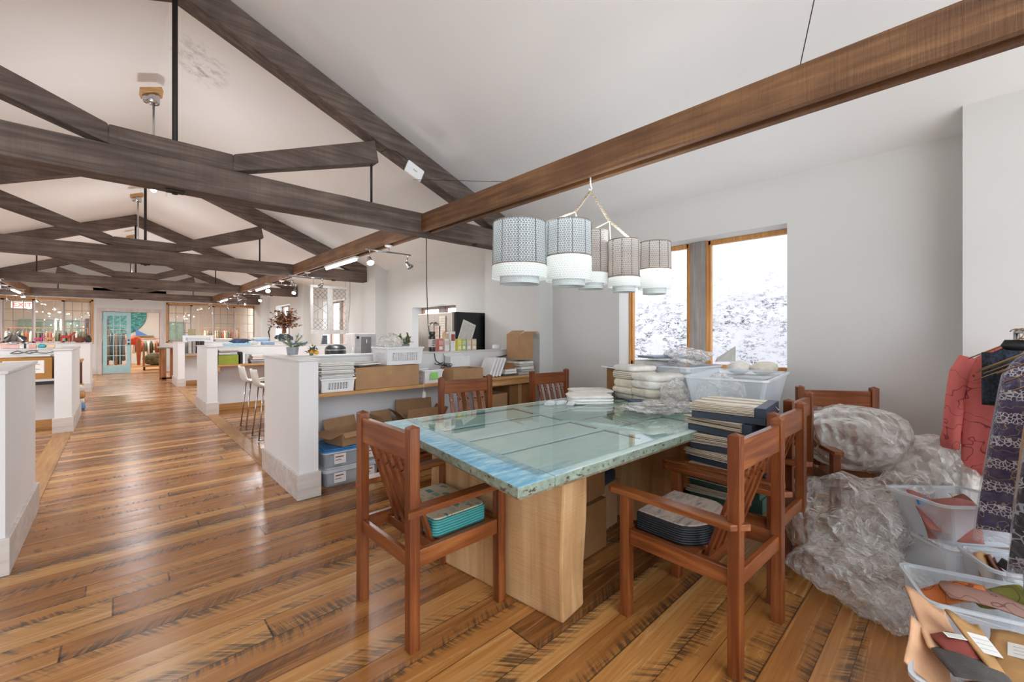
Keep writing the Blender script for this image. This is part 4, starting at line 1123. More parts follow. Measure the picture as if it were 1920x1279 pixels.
# ================================================================ floor tubs with fabric
rose = plain('dusty rose cloth', 'a86a62', .85, 0, .12, 18, .2); rust = plain('rust cloth', '7c4a3c', .85, 0, .1); tan = plain('tan leather', 'b98d5a', .6, 0, .14, 9, .3)
peach = plain('peach leather', 'd9a882', .6, 0, .12, 9, .3); charcoal = plain('charcoal wool', '54504d', .95, 0, .1, 30, .3); sage = plain('sage cloth', '5f6b5a', .85)
def swatch(label, loc, rot, w, d, mat, tagc=None, bend=.03, name='fabric_swatch', th=.006, group=None):
    t = thing(name, label, 'fabric', loc, 0, group); t.rotation_euler = rot
    N = 10; vs = []
    rnd = random.Random(int(loc[0] * 997 + loc[1] * 331))
    ph = rnd.uniform(0, 6)
    for sgn in (1, -1):
        for i in range(N + 1):
            for j in range(N + 1):
                u, v = i / N - .5, j / N - .5
                vs.append((u * w * (1 + .08 * sin(v * 5 + ph)), v * d * (1 + .06 * sin(u * 6 + ph)), bend * (sin(u * 3.1 + ph) + .4 * sin(v * 5 + ph)) + sgn * th / 2))
    M_ = (N + 1) ** 2; fs = []
    for i in range(N):
        for j in range(N):
            a = i * (N + 1) + j; fs.append((a, a + N + 1, a + N + 2, a + 1)); fs.append((a + M_, a + 1 + M_, a + N + 2 + M_, a + N + 1 + M_))
    bd = [i * (N + 1) for i in range(N + 1)] + [N * (N + 1) + j for j in range(1, N + 1)] + [i * (N + 1) + N for i in range(N - 1, -1, -1)] + [j for j in range(N - 1, 0, -1)]
    for k in range(len(bd)): a, b = bd[k], bd[(k + 1) % len(bd)]; fs.append((a, b, b + M_, a + M_))
    MB().add(vs, fs).build('cloth_piece', mat, t, smooth=True)
    if tagc:
        zc = bend * sin(ph) + .4 * bend * sin(ph) + th / 2 + .004
        lb = MB().rbox((.0, d * .18, zc + .002), (w * .55, d * .22, .0015)).build('paper_label', paper, t)
        ln = MB()
        for q in range(3): ln.rbox((.0, d * (.12 + .055 * q), zc + .0034), (w * .44, .0016, .0005))
        ln.build('label_lines', papergrey, lb)
    return t
tub('empty rimmed tub lying tilted among the bags under the coral jacket', (3.14, .02, .27), R(-45), .42, .34, .20, tilt=R(-4))
tub('lower translucent tub carrying the pink fabric tub', (3.16, .01, 0), R(-45), .42, .34, .265)
for k, (x, y, z, rx, rz, w, d, m, l) in enumerate((
        (3.04, .08, .39, 35, -60, .20, .22, rose, 'dusty rose cloth folded upright at the left of the upper tub'),
        (3.01, .04, .38, 50, -70, .20, .20, rose, 'second dusty rose cloth leaning in the upper tub'),
        (3.10, -.01, .38, 30, -30, .20, .20, rust, 'rust brown cloth in the middle of the upper tub'),
        (3.20, -.04, .39, 20, 20, .18, .16, cream, 'cream cloth strip in the upper tub'),
        (3.16, -.10, .365, 15, -50, .20, .14, sage, 'sage green cloth at the right of the upper tub'))):
    swatch(l, (x, y, z), (R(rx), 0, R(rz)), w, d, m)
tub('small translucent tub holding dark strips, beside the silvery roll', (2.91, -.17, 0), R(-62), .30, .24, .29)
for k in range(4):
    swatch(['tan strip standing in the small tub', 'brown strip standing in the small tub', 'black strip lying in the small tub', 'dark brown strip lying deepest in the small tub'][k],
           (2.88 + .02 * k, -.08 - .05 * k, .22), (R(70 - 18 * k), 0, R(-60 + 20 * k)), .10, .16, [tan, rust, blackm, rust][k])
tub('long translucent tub with woven strips, second from the front', (2.56, -.09, 0), R(-71), .50, .32, .25)
weave = pattern('orange basket weave', 'c06a34', '7c3d1c', scale=140, kind='line'); weave2 = pattern('rose basket weave', '9a7468', '6c4a44', scale=120, kind='line')
swatch('orange woven leather strip in the second tub', (2.46, .03, .245), (R(12), R(-8), R(-65)), .20, .09, weave, name='woven_strip')
swatch('rose woven leather strip in the second tub', (2.50, -.10, .245), (R(8), R(6), R(-70)), .34, .12, weave2, name='woven_strip')
swatch('olive woven strip at the back of the second tub', (2.60, -.10, .24), (R(10), R(4), R(-60)), .16, .09, pattern('olive basket weave', '8c8a44', '5c5a2a', scale=120, kind='line'), name='woven_strip')
tub('front translucent tub of leather and cloth samples at the bottom right', (2.05, -.10, 0), R(-87), .44, .52, .25)
SW = [('peach leather piece along the left rim of the front tub', (2.13, .06, 0.255), (12, 20, -70), .14, .30, peach, False),
      ('tan leather sample with a big paper label, rightmost in the front tub', (2.06, -.16, 0.265), (10, -12, -95), .22, .30, tan, True),
      ('tan folded leather strip crossing the front tub', (2.02, -.075, 0.265), (14, 8, -60), .10, .34, tan, True),
      ('charcoal wool sample hanging over the front tub', (1.93, -.02, 0.265), (-8, 6, -70), .15, .17, charcoal, False),
      ('brick red sample card with paper label in the front tub', (2.02, .01, 0.270), (6, 4, -55), .10, .10, plain('brick red card', '8c4038', .7), True),
      ('peach leather curl near the bottom of the front tub', (1.95, .075, 0.240), (20, 30, -80), .13, .20, peach, False),
      ('yellow tan hide piece at the bottom right of the front tub', (1.95, -.16, 0.255), (-6, -6, -80), .20, .20, pattern('mottled yellow hide', 'b98d55', 'd3a75e', scale=9, kind='blot'), False),
      ('cream cloth sample at the bottom of the front tub', (1.87, -.09, 0.250), (-14, 0, -60), .15, .12, cream, True)]
for l, loc, rot, w, d, m, tg in SW: swatch(l, loc, tuple(R(a) for a in rot), w, d, m, tg, bend=.012)
o = MB().rbox((0, 0, 0), (.05, .034, .002)).build('sticker', plain('blue square sticker', '2f8fc4', .5)); o.location = (2.99, .14, .45); o.rotation_euler = (R(70), 0, R(-50)); tag(o, 'small blue and white sticker on the rim of the pink fabric tub', 'sticker')
# ================================================================ shelf in front of the first half wall
SH = .80
t = thing('wall_shelf', 'long honey oak shelf fixed along the front half wall', 'shelf', (1.19, 3.66, SH))
MB().box(0, 1.72, 0, .425, -.03, 0).build('board', oak_x, t, .003)
MB().box(.0, .03, .02, .42, -.09, -.031).build('bracket', partm, t, .003)
t = thing('oak_side_table', 'honey oak frame table loaded with boxes, butting the wall pier', 'table', (2.93, 3.64, 0))
MB().box(0, .93, 0, .42, .77, .80).build('table_top', oak_x, t, .003)
for x in (.02, .87):
    for y in (.02, .36): MB().box(x, x + .05, y, y + .05, 0, .769).build('leg', oak_z, t, .003)
MB().box(.07, .87, .03, .05, .70, .769).build('apron', oak_x, t, .002)

def basket(label, loc, rz, w, d, h, tilt=0, side_tag=None):
    """laundry style basket with real holes: bars between hole columns and rows"""
    t = thing('plastic_basket', label, 'basket', loc, rz, 'white perforated plastic baskets'); t.rotation_euler = (tilt, 0, rz)
    T = .004
    body = MB()
    def wall(p0, p1, n):
        p0, p1 = Vector(p0), Vector(p1); L = (p1 - p0).length; d_ = (p1 - p0) / L; nrm = Vector((d_.y, -d_.x, 0))
        z0, z1 = h * .22, h * .70; m = .036
        def blk(a, b, za, zb):
            q = []
            for zz in (za, zb):
                fl = .018 * (zz / h)
                for u, s_ in ((a, 0), (b, 0), (b, T), (a, T)):
                    pt = p0 + d_ * u + nrm * (fl - s_); q.append((pt.x, pt.y, zz))
            body.hexa(q)
        blk(-.01, L + .01, 0, z0); blk(-.014, L + .014, z1, h); blk(-.012, m, z0, z1); blk(L - m, L + .012, z0, z1)
        W = L - 2 * m; k = 2 * n + 1
        for i in range(0, n + 1):
            a = m + W * (2 * i) / k + (W / k * .12); b = m + W * (2 * i + 1) / k - (W / k * .12)
            if i < n + 1: blk(a, b, z0, z1)
        rows = 5
        for j in range(1, rows):
            zz = z0 + (z1 - z0) * j / rows; blk(m, L - m, zz - (z1 - z0) / rows * .19, zz + (z1 - z0) / rows * .19)
    nx = max(6, int(w / .032)); ny = max(5, int(d / .032))
    wall((-w / 2, -d / 2, 0), (w / 2, -d / 2, 0), nx); wall((w / 2, -d / 2, 0), (w / 2, d / 2, 0), ny)
    wall((w / 2, d / 2, 0), (-w / 2, d / 2, 0), nx); wall((-w / 2, d / 2, 0), (-w / 2, -d / 2, 0), ny)
    body.box(-w / 2, w / 2, -d / 2, d / 2, 0, T)
    body.build('basket_body', whitem, t)
    e = .026; r = MB(); W, D = w / 2 + e, d / 2 + e
    r.box(-W, W, -D, -D + .022, h - .012, h + .004).box(-W, W, D - .022, D, h - .012, h + .004).box(-W, -W + .022, -D + .022, D - .022, h - .012, h + .004).box(W - .022, W, -D + .022, D - .022, h - .012, h + .004)
    r.build('rim', whitem, t, .004)
    if side_tag:
        MB().box(-.045, .045, -d / 2 - .02, -d / 2 - .0185, h * .3, h * .85).build('side_tag', side_tag, t)
    return t
basket('white basket under the stack of papers at the left end of the shelf', (1.40, 3.80, SH + .001), R(-2), .25, .20, .115)
basket('white basket with crinkled bag, standing up on the big flat carton', (2.05, 3.86, SH + .205), R(2), .36, .27, .165, 0)
basket('small white basket with a green tag in front of the cable coil', (2.36, 3.82, SH + .001), R(3), .19, .22, .13, 0, plain('lime green tag', '8fd46a', .6))
def paper_stack(label, loc, rz, w, d, n, th, mats, name='paper_stack', cat='papers', jit=.012, bend=0):
    t = thing(name, label, cat, loc, rz)
    rnd = random.Random(int(loc[0] * 555 + loc[2] * 99)); z = 0
    for k in range(n):
        h = th * rnd.uniform(.7, 1.3)
        m = MB().rbox((rnd.uniform(-jit, jit), rnd.uniform(-jit, jit), z + h / 2), (w * rnd.uniform(.9, 1), d * rnd.uniform(.92, 1), h * .86), rnd.uniform(-.07, .07), rnd.uniform(-bend, bend), rnd.uniform(-bend, bend))
        m.build('sheet_bundle', mats[k % len(mats)], t, .0015); z += h + .0004
    return t
paper_stack('tall stack of white papers piled over the left shelf basket', (1.40, 3.80, SH + .122), R(-4), .30, .24, 14, .0085, [paper, offwhite, paper, papergrey])
carton('large flat cardboard carton on the shelf, widest of the boxes', (1.87, 3.86, SH + .001), R(0), .64, .34, .20, (), card, True)
paper_stack('grey brochures fanned on top of the flat carton beside the papers', (1.69, 3.86, SH + .2025), R(20), .26, .20, 4, .008, [papergrey, plain('dark grey print', '6c6864', .6), paper], jit=.03)
MBt = heap('plastic_bag', 'crinkled bag sitting in the upper white basket', 'bag', (1.99, 3.90, SH + .30), (.12, .10, .10), 31, amp=.2, sub=4)
carton('low open cardboard tray on the shelf behind the far chair', (2.78, 3.79, SH + .001), R(3), .42, .25, .125, (), card, closed=False)
carton('open white box behind the cardboard tray on the shelf', (2.88, 4.00, SH + .128), R(2), .28, .11, .12, [('n', 40, .05)], whitem, closed=False)
cb = MB(); pts = []
for k in range(90):
    a = k * .32; r_ = .045 + .018 * sin(k * .37); pts.append((2.62 + .05 * sin(k * .05) + r_ * cos(a), 3.90 + r_ * .6 * sin(a), SH + .138 + .012 * sin(k * .5) + .0005 * k))
cb.tube(pts, .004, 6); tag(cb.build('cable_coil', blackm, None, smooth=True), 'loose black cable coil lying on the cardboard tray', 'cable')
hang = MB().tube([(2.60, 4.22, 2.40), (2.603, 4.22, 1.9), (2.61, 4.20, 1.4), (2.615, 4.12, 1.13), (2.62, 4.085, 1.09), (2.63, 4.07, 1.0), (2.66, 3.99, .955)], .0055, 8)
tag(hang.build('power_cord', plain('grey brown cord', '4b4541', .7), None, smooth=True), 'power cord hanging from the near truss down over the shelf', 'cord')
for k in range(4):
    t = thing('binder', ['white binder leaning leftmost by the wooden table post', 'white binder leaning second from the left', 'white binder leaning third from the left', 'white binder leaning rightmost of the four'][k], 'binder', (3.10 + .05 * k, 3.76, SH + .001), 0, 'white binders leaning on the shelf')
    MB().rbox((.055, .03, .112), (.03, .20, .225), 0, 0, R(24)).build('cover', whitem, t, .003)
paper_stack('grey document tray under white papers beside the binders', (3.45, 3.84, SH + .001), R(3), .20, .24, 3, .022, [plain('dark grey tray', '54585c', .5), paper, paper])
carton('small brown box lying on the papers between binders and tall carton', (3.46, 3.85, SH + .075), R(4), .17, .2, .07, (), card_d)
paper_stack('stack of grey trays and papers carrying the tall carton', (3.72, 3.82, SH + .001), R(-3), .24, .26, 5, .034, [plain('pale grey tray', 'a9adb2', .5), papergrey, offwhite, papergrey, offwhite])
carton('tall brown cardboard box on top of the tray stack by the wall pier', (3.72, 3.83, SH + .185), R(-4), .23, .25, .31, [('e', 25, .09), ('w', 150, .10)], card)
carton('small closed carton on the floor under the oak side table', (3.28, 3.86, 0), R(3), .25, .28, .60, [('n', 150, .1)], card)
carton('tall closed carton standing on the floor beside the small one', (3.62, 3.88, 0), R(1), .34, .3, .69, (), card_d, True)
tg = MB().rbox((0, 0, 0), (.035, .003, .06), 0, 0, .15).tube([(0, 0, .03), (-.005, 0, .14)], .0015, 5)
o = tg.build('paper_tag', paper); o.location = (2.22, 3.645, .70); tag(o, 'small paper tag dangling below the shelf edge', 'tag')

# tubs and boxes on the floor under the shelf
blue_lid = plain('blue plastic lid', '3f87c6', .35)
def shoe_tub(label, z, lid, cloth):
    t = tub(label, (1.52, 3.86, z), R(0), .50, .40, .135, .02, lid=lid)
    MB().prism([(x * .9, y * .9) for x, y in rounded_pad(.46, .36, 0, .04)], .006, .10).build('contents', cloth, t, .02)
    for x, w_ in ((-.12, .10), (.14, .1)):
        lb = MB().box(x - w_ / 2, x + w_ / 2, -.205, -.2035, .03, .115).build('paper_label', paper, t)
        MB().box(x - w_ / 2 + .01, x + w_ / 2 - .02, -.2055, -.205, .085, .095).box(x - w_ / 2 + .01, x + w_ / 2 - .04, -.2055, -.205, .06, .066).build('label_lines', plain('brick red card', '8c4038', .7), lb)
    return t
shoe_tub('lower of two stacked storage tubs on the floor, clear lid', 0, clearrim, papergrey)
shoe_tub('upper of two stacked storage tubs on the floor, blue lid', .16, blue_lid, plain('muted blue cloth', '71809a', .9))
carton('open cardboard box with flaps out on the blue lidded tub', (1.56, 3.84, .322), R(14), .34, .27, .115, [('n', 70, .09), ('w', -12, .13), ('e', 20, .12), ('s', -50, .05)], card)
carton('open carton with raised flaps on the bench below the shelf', (2.28, 3.82, .29), R(-8), .40, .30, .17, [('s', 75, .11), ('n', 80, .16), ('w', 45, .12), ('e', 60, .10)], card)
carton('low open carton beside it on the bench, one short flap up', (1.92, 3.80, .29), R(2), .22, .26, .16, [('n', 70, .10), ('w', 75, .08)], card)
t = thing('low_bench', 'low dark bench on the floor carrying the open cartons', 'bench', (1.82, 3.58, 0))
MB().box(0, .86, 0, .42, .26, .285).build('bench_top', chairwood_x, t, .004)
for x in (.02, .80): 
    for y in (.02, .36): MB().box(x, x + .04, y, y + .04, 0, .259).build('leg', chairwood_z, t, .003)
MB().box(.06, .80, .03, .05, .08, .12).build('stretcher', chairwood_x, t, .003)

# ---- along the cap of the first half wall
CZ = 1.103
leafm = plain('olive green leaf', '6f8055', .6, 0, .15); leafd = plain('grey green leaf', '6b7a6a', .6, 0, .15)
def leaf(mb, p, d, L, W, curl=.3):
    p = Vector(p); d = Vector(d).normalized(); sd = d.cross(Vector((0, 0, 1)));
    if sd.length < .01: sd = Vector((1, 0, 0))
    sd.normalize(); up = sd.cross(d)
    a = [p, p + d * L * .35 + sd * W / 2 + up * L * .05, p + d * L * .75 + sd * W * .35 - up * L * curl * .2, p + d * L - up * L * curl, p + d * L * .75 - sd * W * .35 - up * L * curl * .2, p + d * L * .35 - sd * W / 2 + up * L * .05]
    mb.add(a, [(0, 1, 5), (1, 2, 4, 5), (2, 3, 4)])
def pot_plant(label, loc, r, h, pot, lm, n, L, W, seed, cat='plant', name='potted_plant', spread=1.0):
    t = thing(name, label, cat, loc)
    MB().lathe([(r * .8, 0), (r, h), (r * .92, h), (r * .88, h * .85), (.001, h * .85)], n=24).build('pot', pot, t, smooth=False)
    rnd = random.Random(seed); st = MB(); lf = MB()
    for k in range(n):
        a = rnd.uniform(0, 6.28); e = rnd.uniform(.25, 1.2)
        d = Vector((cos(a) * cos(e) * spread, sin(a) * cos(e) * spread, sin(e)))
        l_ = L * rnd.uniform(.6, 1.1); p1 = Vector((0, 0, h * .8)) + d * l_
        st.tube([(0, 0, h * .8), p1 * .6 + Vector((0, 0, h * .5)), p1], .002, 5)
        for q in (.35, .5, .65, .8, .95, 1.0):
            b = Vector((0, 0, h * .8)).lerp(p1, q); aa = rnd.uniform(0, 6.28)
            leaf(lf, b, d + Vector((cos(aa), sin(aa), rnd.uniform(-.2, .6))) * .9, W * 2.6 * rnd.uniform(.7, 1.2), W)
    st.build('stem', leafd, t); lf.build('foliage', lm, t)
    return t
pot_plant('grey pot with trailing grey green plant on the end of the front half wall', (1.22, 4.36, CZ), .055, .075, plain('speckled grey pot', '9aa0a4', .6, 0, .1), plain('pale green strap leaf', '93a583', .6, 0, .15), 26, .13, .014, 4, spread=1.5)
fbn = pot_plant('small yellow and orange flowers lying beside the grey plant pot', (1.33, 4.17, CZ), .02, .02, leafd, leafm, 10, .07, .016, 6, cat='flowers', name='flower_bunch')
fm = plain('yellow orange petals', 'e0a83a', .7)
MB().ell((0, 0, .035), (.03, .03, .025), 12, 8).ell((.035, -.025, .025), (.022, .022, .02), 12, 8).build('petals', fm, fbn, smooth=True)
pot_plant('small green succulent in a pot behind the upper basket', (2.30, 4.16, CZ), .045, .09, plain('sage pot', '7f9488', .6), leafm, 12, .12, .022, 11, spread=.7)
heap('plastic_bag', 'crinkled clear bag on the cap beside the small succulent', 'bag', (2.10, 4.16, CZ), (.14, .06, .065), 33, amp=.2, sub=4)

def tea_box(x, w, h, col, label, top=None, kind='tea boxes in a row on the half wall cap'):
    t = thing('tea_box', label, 'box', (x, 4.15, CZ), R(-2), kind)
    MB().box(-w / 2, w / 2, -.035, .035, 0, h).build('carton_body', plain('carton ' + col, col, .6), t, .002)
    MB().box(-w / 2 + .006, w / 2 - .006, -.0365, -.0355, h * .52, h * .86).build('front_panel', plain('carton panel ' + (top or 'f0ece4'), top or 'f0ece4', .6), t)
    MB().box(-w / 2 + .012, w / 2 - .012, -.0365, -.0355, h * .14, h * .40).build('front_panel', paper, t)
tea_box(2.73, .068, .142, 'c9776c', 'pink tea box, first of the row beside the dark bottle', 'e2a59b')
tea_box(2.815, .062, .142, 'e8e4de', 'white tea box, second of the row', 'd8c8c0')
tea_box(2.995, .062, .138, 'd9cf52', 'yellow tea box right of the tall white carton', 'e8e080')
tea_box(3.06, .06, .138, 'a5bd72', 'green tea box between the yellow and the tan ones', 'c4d6a0')
tea_box(3.135, .07, .138, 'cdb9a4', 'left one of the two tan tea boxes', 'ddd0c2')
tea_box(3.215, .07, .138, 'd4b695', 'right one of the two tan tea boxes, end of the row', 'e3d3c0')
tea_box(2.90, .062, .228, 'e9e7e3', 'tall white carton with a red emblem amid the tea boxes', '9c4a44', 'tall cartons on the half wall cap')
t = thing('milk_carton', 'tan milk carton behind the tea boxes with a white cap', 'carton', (2.855, 4.195, CZ))
MB().box(-.035, .035, -.03, .03, 0, .19).hexa([(-.035, -.03, .19), (.035, -.03, .19), (.035, .03, .19), (-.035, .03, .19), (-.035, -.004, .225), (.035, -.004, .225), (.035, .004, .225), (-.035, .004, .225)]).build('carton_body', plain('tan carton', 'cbb190', .6), t)
MB().lathe([(.012, 0), (.012, .015), (.001, .016)], (0, -.022, .205), 12).build('screw_cap', whitem, t)
bt = thing('dark_bottle', 'dark glass bottle with pale label at the left end of the tea boxes', 'bottle', (2.63, 4.15, CZ))
MB().lathe([(.036, 0), (.038, .01), (.038, .17), (.03, .19), (.036, .195), (.036, .225), (.001, .226)], n=20).build('bottle_body', plain('dark bottle glass', '2a221c', .25), bt, smooth=False)
MB().lathe([(.0385, .05), (.0385, .14)], n=20, cap=False).build('label_band', plain('pale label', 'cfc8c4', .6), bt)
MB().box(-.02, .02, -.0395, -.0388, .115, .125).box(-.02, .02, -.0395, -.0388, .09, .10).box(-.02, .01, -.0395, -.0388, .065, .075).build('label_print', blackm, bt)
o = MB().lathe([(.03, 0), (.05, .015), (.045, .05), (.03, .065), (.001, .066)], n=16, sx=1.3).build('jar', plain('white ceramic jar', 'dcdcda', .3), smooth=True); o.location = (3.60, 4.14, CZ); tag(o, 'small white ceramic jar on the cap left of the tall carton', 'jar')
o = MB().tube([(3.36, 4.0, .985), (3.50, 3.93, 1.02), (3.56, 3.90, 1.035)], .012, 10).build('hair_wand', plain('black and white handle', '3a3a3c', .4), smooth=True); tag(o, 'black handled brush lying across the small brown box', 'brush')

# ================================================================ kitchen corner behind the half wall
steel = plain('brushed stainless steel', 'a79d93', .32, .9, .04, 4)
fr = thing('refrigerator', 'tall fridge with steel doors and black side, half hidden by the tea boxes', 'refrigerator', (3.40, 4.86, 0))
MB().box(.06, .75, 0, .90, .02, 1.615).build('cabinet', plain('black fridge side', '111316', .35), fr, .006)
MB().box(0, .055, .004, .448, .66, 1.61).build('door', steel, fr, .01)
MB().box(0, .055, .452, .896, .66, 1.61).build('door', steel, fr, .01)
MB().box(0, .055, .004, .896, .05, .65).build('freezer_drawer', steel, fr, .01)
for y in (.405, .495): MB().tube([(0, y, .78), (-.045, y, .80), (-.05, y, .85), (-.05, y, 1.40), (-.045, y, 1.45), (0, y, 1.47)], .012, 10).build('door_handle', steel, fr, smooth=True)
MB().tube([(0, .1, .60), (-.045, .12, .60), (-.045, .78, .60), (0, .8, .60)], .012, 10).build('drawer_handle', steel, fr, smooth=True)
def notes(x, y, z, w, h, rot, label, mat=paper, lines=6, side='x'):
    t = thing('paper_note', label, 'note', (x, y, z)); t.rotation_euler = rot
    MB().rbox((0, 0, 0), (w, .002, h)).build('sheet', mat, t)
    ln = MB()
    for k in range(lines): ln.rbox((0, -.0015, h * .38 - h * .76 * k / max(1, lines - 1)), (w * .8, .0005, .004))
    ln.build('written_lines', plain('faint ink', '8d8a88', .7), t)
notes(3.66, 4.855, 1.33, .24, .30, (0, R(20), 0), 'handwritten sheet stuck askew on the black fridge side', plain('off white sheet', 'd5d2cb', .7), 12)
notes(3.392, 5.08, 1.40, .16, .32, (0, 0, R(-90)), 'tall cream list stuck on the near fridge door', plain('cream list', 'd9cdbb', .7), 8)
notes(3.392, 5.20, 1.28, .14, .28, (0, 0, R(-90)), 'pale pink leaflet stuck below the list on the fridge door', plain('pale pink sheet', 'dcc6bb', .7), 5)
o = MB().lathe([(.001, 0), (.03, .002), (.03, .01), (.001, .012)], n=16).build('magnet', plain('bright red magnet', 'c3322c', .4)); o.location = (3.382, 4.97, 1.32); o.rotation_euler = (0, -pi / 2, 0); tag(o, 'red round magnet on the steel fridge door', 'magnet')
wc = thing('water_dispenser', 'silver water dispenser with a dark alcove behind the half wall', 'water dispenser', (2.63, 6.30, .90))
MB().box(0, .34, 0, .04, 0, .41).box(0, .05, .04, .34, 0, .41).box(.30, .34, .04, .34, 0, .41).box(.05, .30, .20, .34, 0, .41).box(.05, .30, .04, .2, .33, .41).build('housing', plain('pale silver plastic', 'c9c9cb', .4, .1), wc, .006)
MB().box(.10, .26, -.004, -.001, .10, .36).build('dark_alcove', plain('grey alcove', '85868a', .3), wc)
MB().lathe([(.014, 0), (.014, .06)], (.18, -.02, .26), 12).build('spout', chrome, wc)
MB().box(.03, .07, -.004, -.001, .33, .37).build('button', blackm, wc)
ct = thing('kitchen_counter', 'white kitchen counter behind the front half wall', 'counter', (2.42, 6.15, 0))
MB().box(0, 1.45, .02, 1.0, 0, .86).build('cabinet', partm, ct, .004)
MB().box(-.02, 1.47, 0, 1.02, .86, .8985).build('worktop', concrete, ct, .004)
bn = thing('bread_bin', 'black domed bin with chrome edge behind the front half wall', 'bin', (2.60, 6.98, .90))
MB().lathe([(.16, 0), (.165, .02), (.165, .15), (.15, .19), (.10, .225), (.001, .235)], n=28).build('bin_body', blackm, bn, smooth=True)
MB().lathe([(.168, .14), (.168, .155)], n=28, cap=False).build('chrome_band', chrome, bn)
fb = thing('water_glass', 'clear glass standing behind the half wall by the dispenser', 'glass', (2.56, 6.2, .90))
MB().lathe([(.03, 0), (.036, .20), (.033, .20), (.027, .006), (.001, .006)], n=20, cap=False).build('glass_body', glassm, fb, smooth=True)
lp = thing('laptop_bag', 'flat black case lying beside the dispenser', 'case', (2.38, 5.1, 1.02)); 
MB().box(0, .34, 0, .24, 0, .03).build('case_body', blackm, lp, .006)
rkk = thing('printer', 'grey printer on the counter under the flat black case', 'printer', (2.34, 5.06, .5)); MB().box(0, .42, 0, .34, 0, .5195).build('printer_body', papergrey, rkk, .01); MB().box(.04, .38, -.003, -.001, .3, .4).build('paper_slot', blackm, rkk)
sd = thing('kitchen_cart', 'white low cart that carries the grey printer', 'cart', (2.30, 5.02, 0)); MB().box(0, .5, 0, .42, .03, .4995).build('cart_body', partm, sd, .006); MB().box(.03, .09, .03, .09, 0, .029).box(.41, .47, .03, .09, 0, .029).box(.03, .09, .33, .39, 0, .029).box(.41, .47, .33, .39, 0, .029).build('caster', blackm, sd)

# hanging leaded windows
lw = thing('hanging_leaded_windows', 'pair of leaded glass casements in a white frame hung by wires above the half wall', 'leaded window', (2.76, 8.70, 1.30))
W, H = .75, .97
m = MB().box(0, W, 0, .04, 0, .09).box(0, W, 0, .04, H - .05, H).box(0, .05, 0, .04, .09, H - .05).box(W - .05, W, 0, .04, .09, H - .05).box(W / 2 - .05, W / 2 + .05, 0, .04, .09, H - .05)
m.build('frame', plain('pale grey window paint', 'cdcac7', .5), lw, .004)
for x0, x1 in ((.05, W / 2 - .05), (W / 2 + .05, W - .05)):
    MB().box(x0, x1, .018, .022, .09, H - .05).build('pane', glassm, lw)
    c = MB(); w = x1 - x0; z0, z1 = .09, H - .05; r_ = .003; y = .02; d = w / 3
    def seg(a, b): c.tube([(x0 + a[0], y, z0 + a[1]), (x0 + b[0], y, z0 + b[1])], r_, 5)
    hh = z1 - z0
    for base, sgn in ((0, 1), (hh, -1)):
        for k in range(4):      # lattice of diamonds at top and bottom
            for a, b in (((0, d * k), (min(w, w), d * k + w)), ((w, d * k), (0, d * k + w))):
                lim = d * 2.4 if sgn > 0 else d * 2.4
                A, B = Vector(a), Vector(b); 
                if B.y > lim and A.y < lim: B = A.lerp(B, (lim - A.y) / (B.y - A.y))
                if A.y < lim: seg((A.x, base + sgn * A.y), (B.x, base + sgn * B.y))
        for k in (1, 2):
            seg((w * k / 3, base), (w, base + sgn * (w - w * k / 3))); seg((w * k / 3, base), (0, base + sgn * (w * k / 3)))
    mid = hh / 2
    seg((0, mid - d), (w, mid + d * 1.2)); seg((w, mid - d), (0, mid + d * 1.2))
    for k in (1, 2): seg((w * k / 3, d * 2.2), (w * k / 3, mid - d * .5)); seg((w * k / 3, mid + d * .6), (w * k / 3, hh - d * 2.2))
    for a, b in (((0, 0), (w, 0)), ((0, hh), (w, hh)), ((0, 0), (0, hh)), ((w, 0), (w, hh))): seg(a, b)
    c.build('lead_cames', plain('dark lead', '3c3a3a', .5, .5), lw)
for x in (.06, W - .06): MB().tube([(x, .02, H), (x, .02, 1.12)], .002, 5).build('hanging_wire', iron, lw)
MB().tube([(W + .03, .02, 1.12), (W + .03, .02, .6), (W, .02, .2), (W - .01, .03, -.05)], .004, 6).build('side_cord', iron, lw)

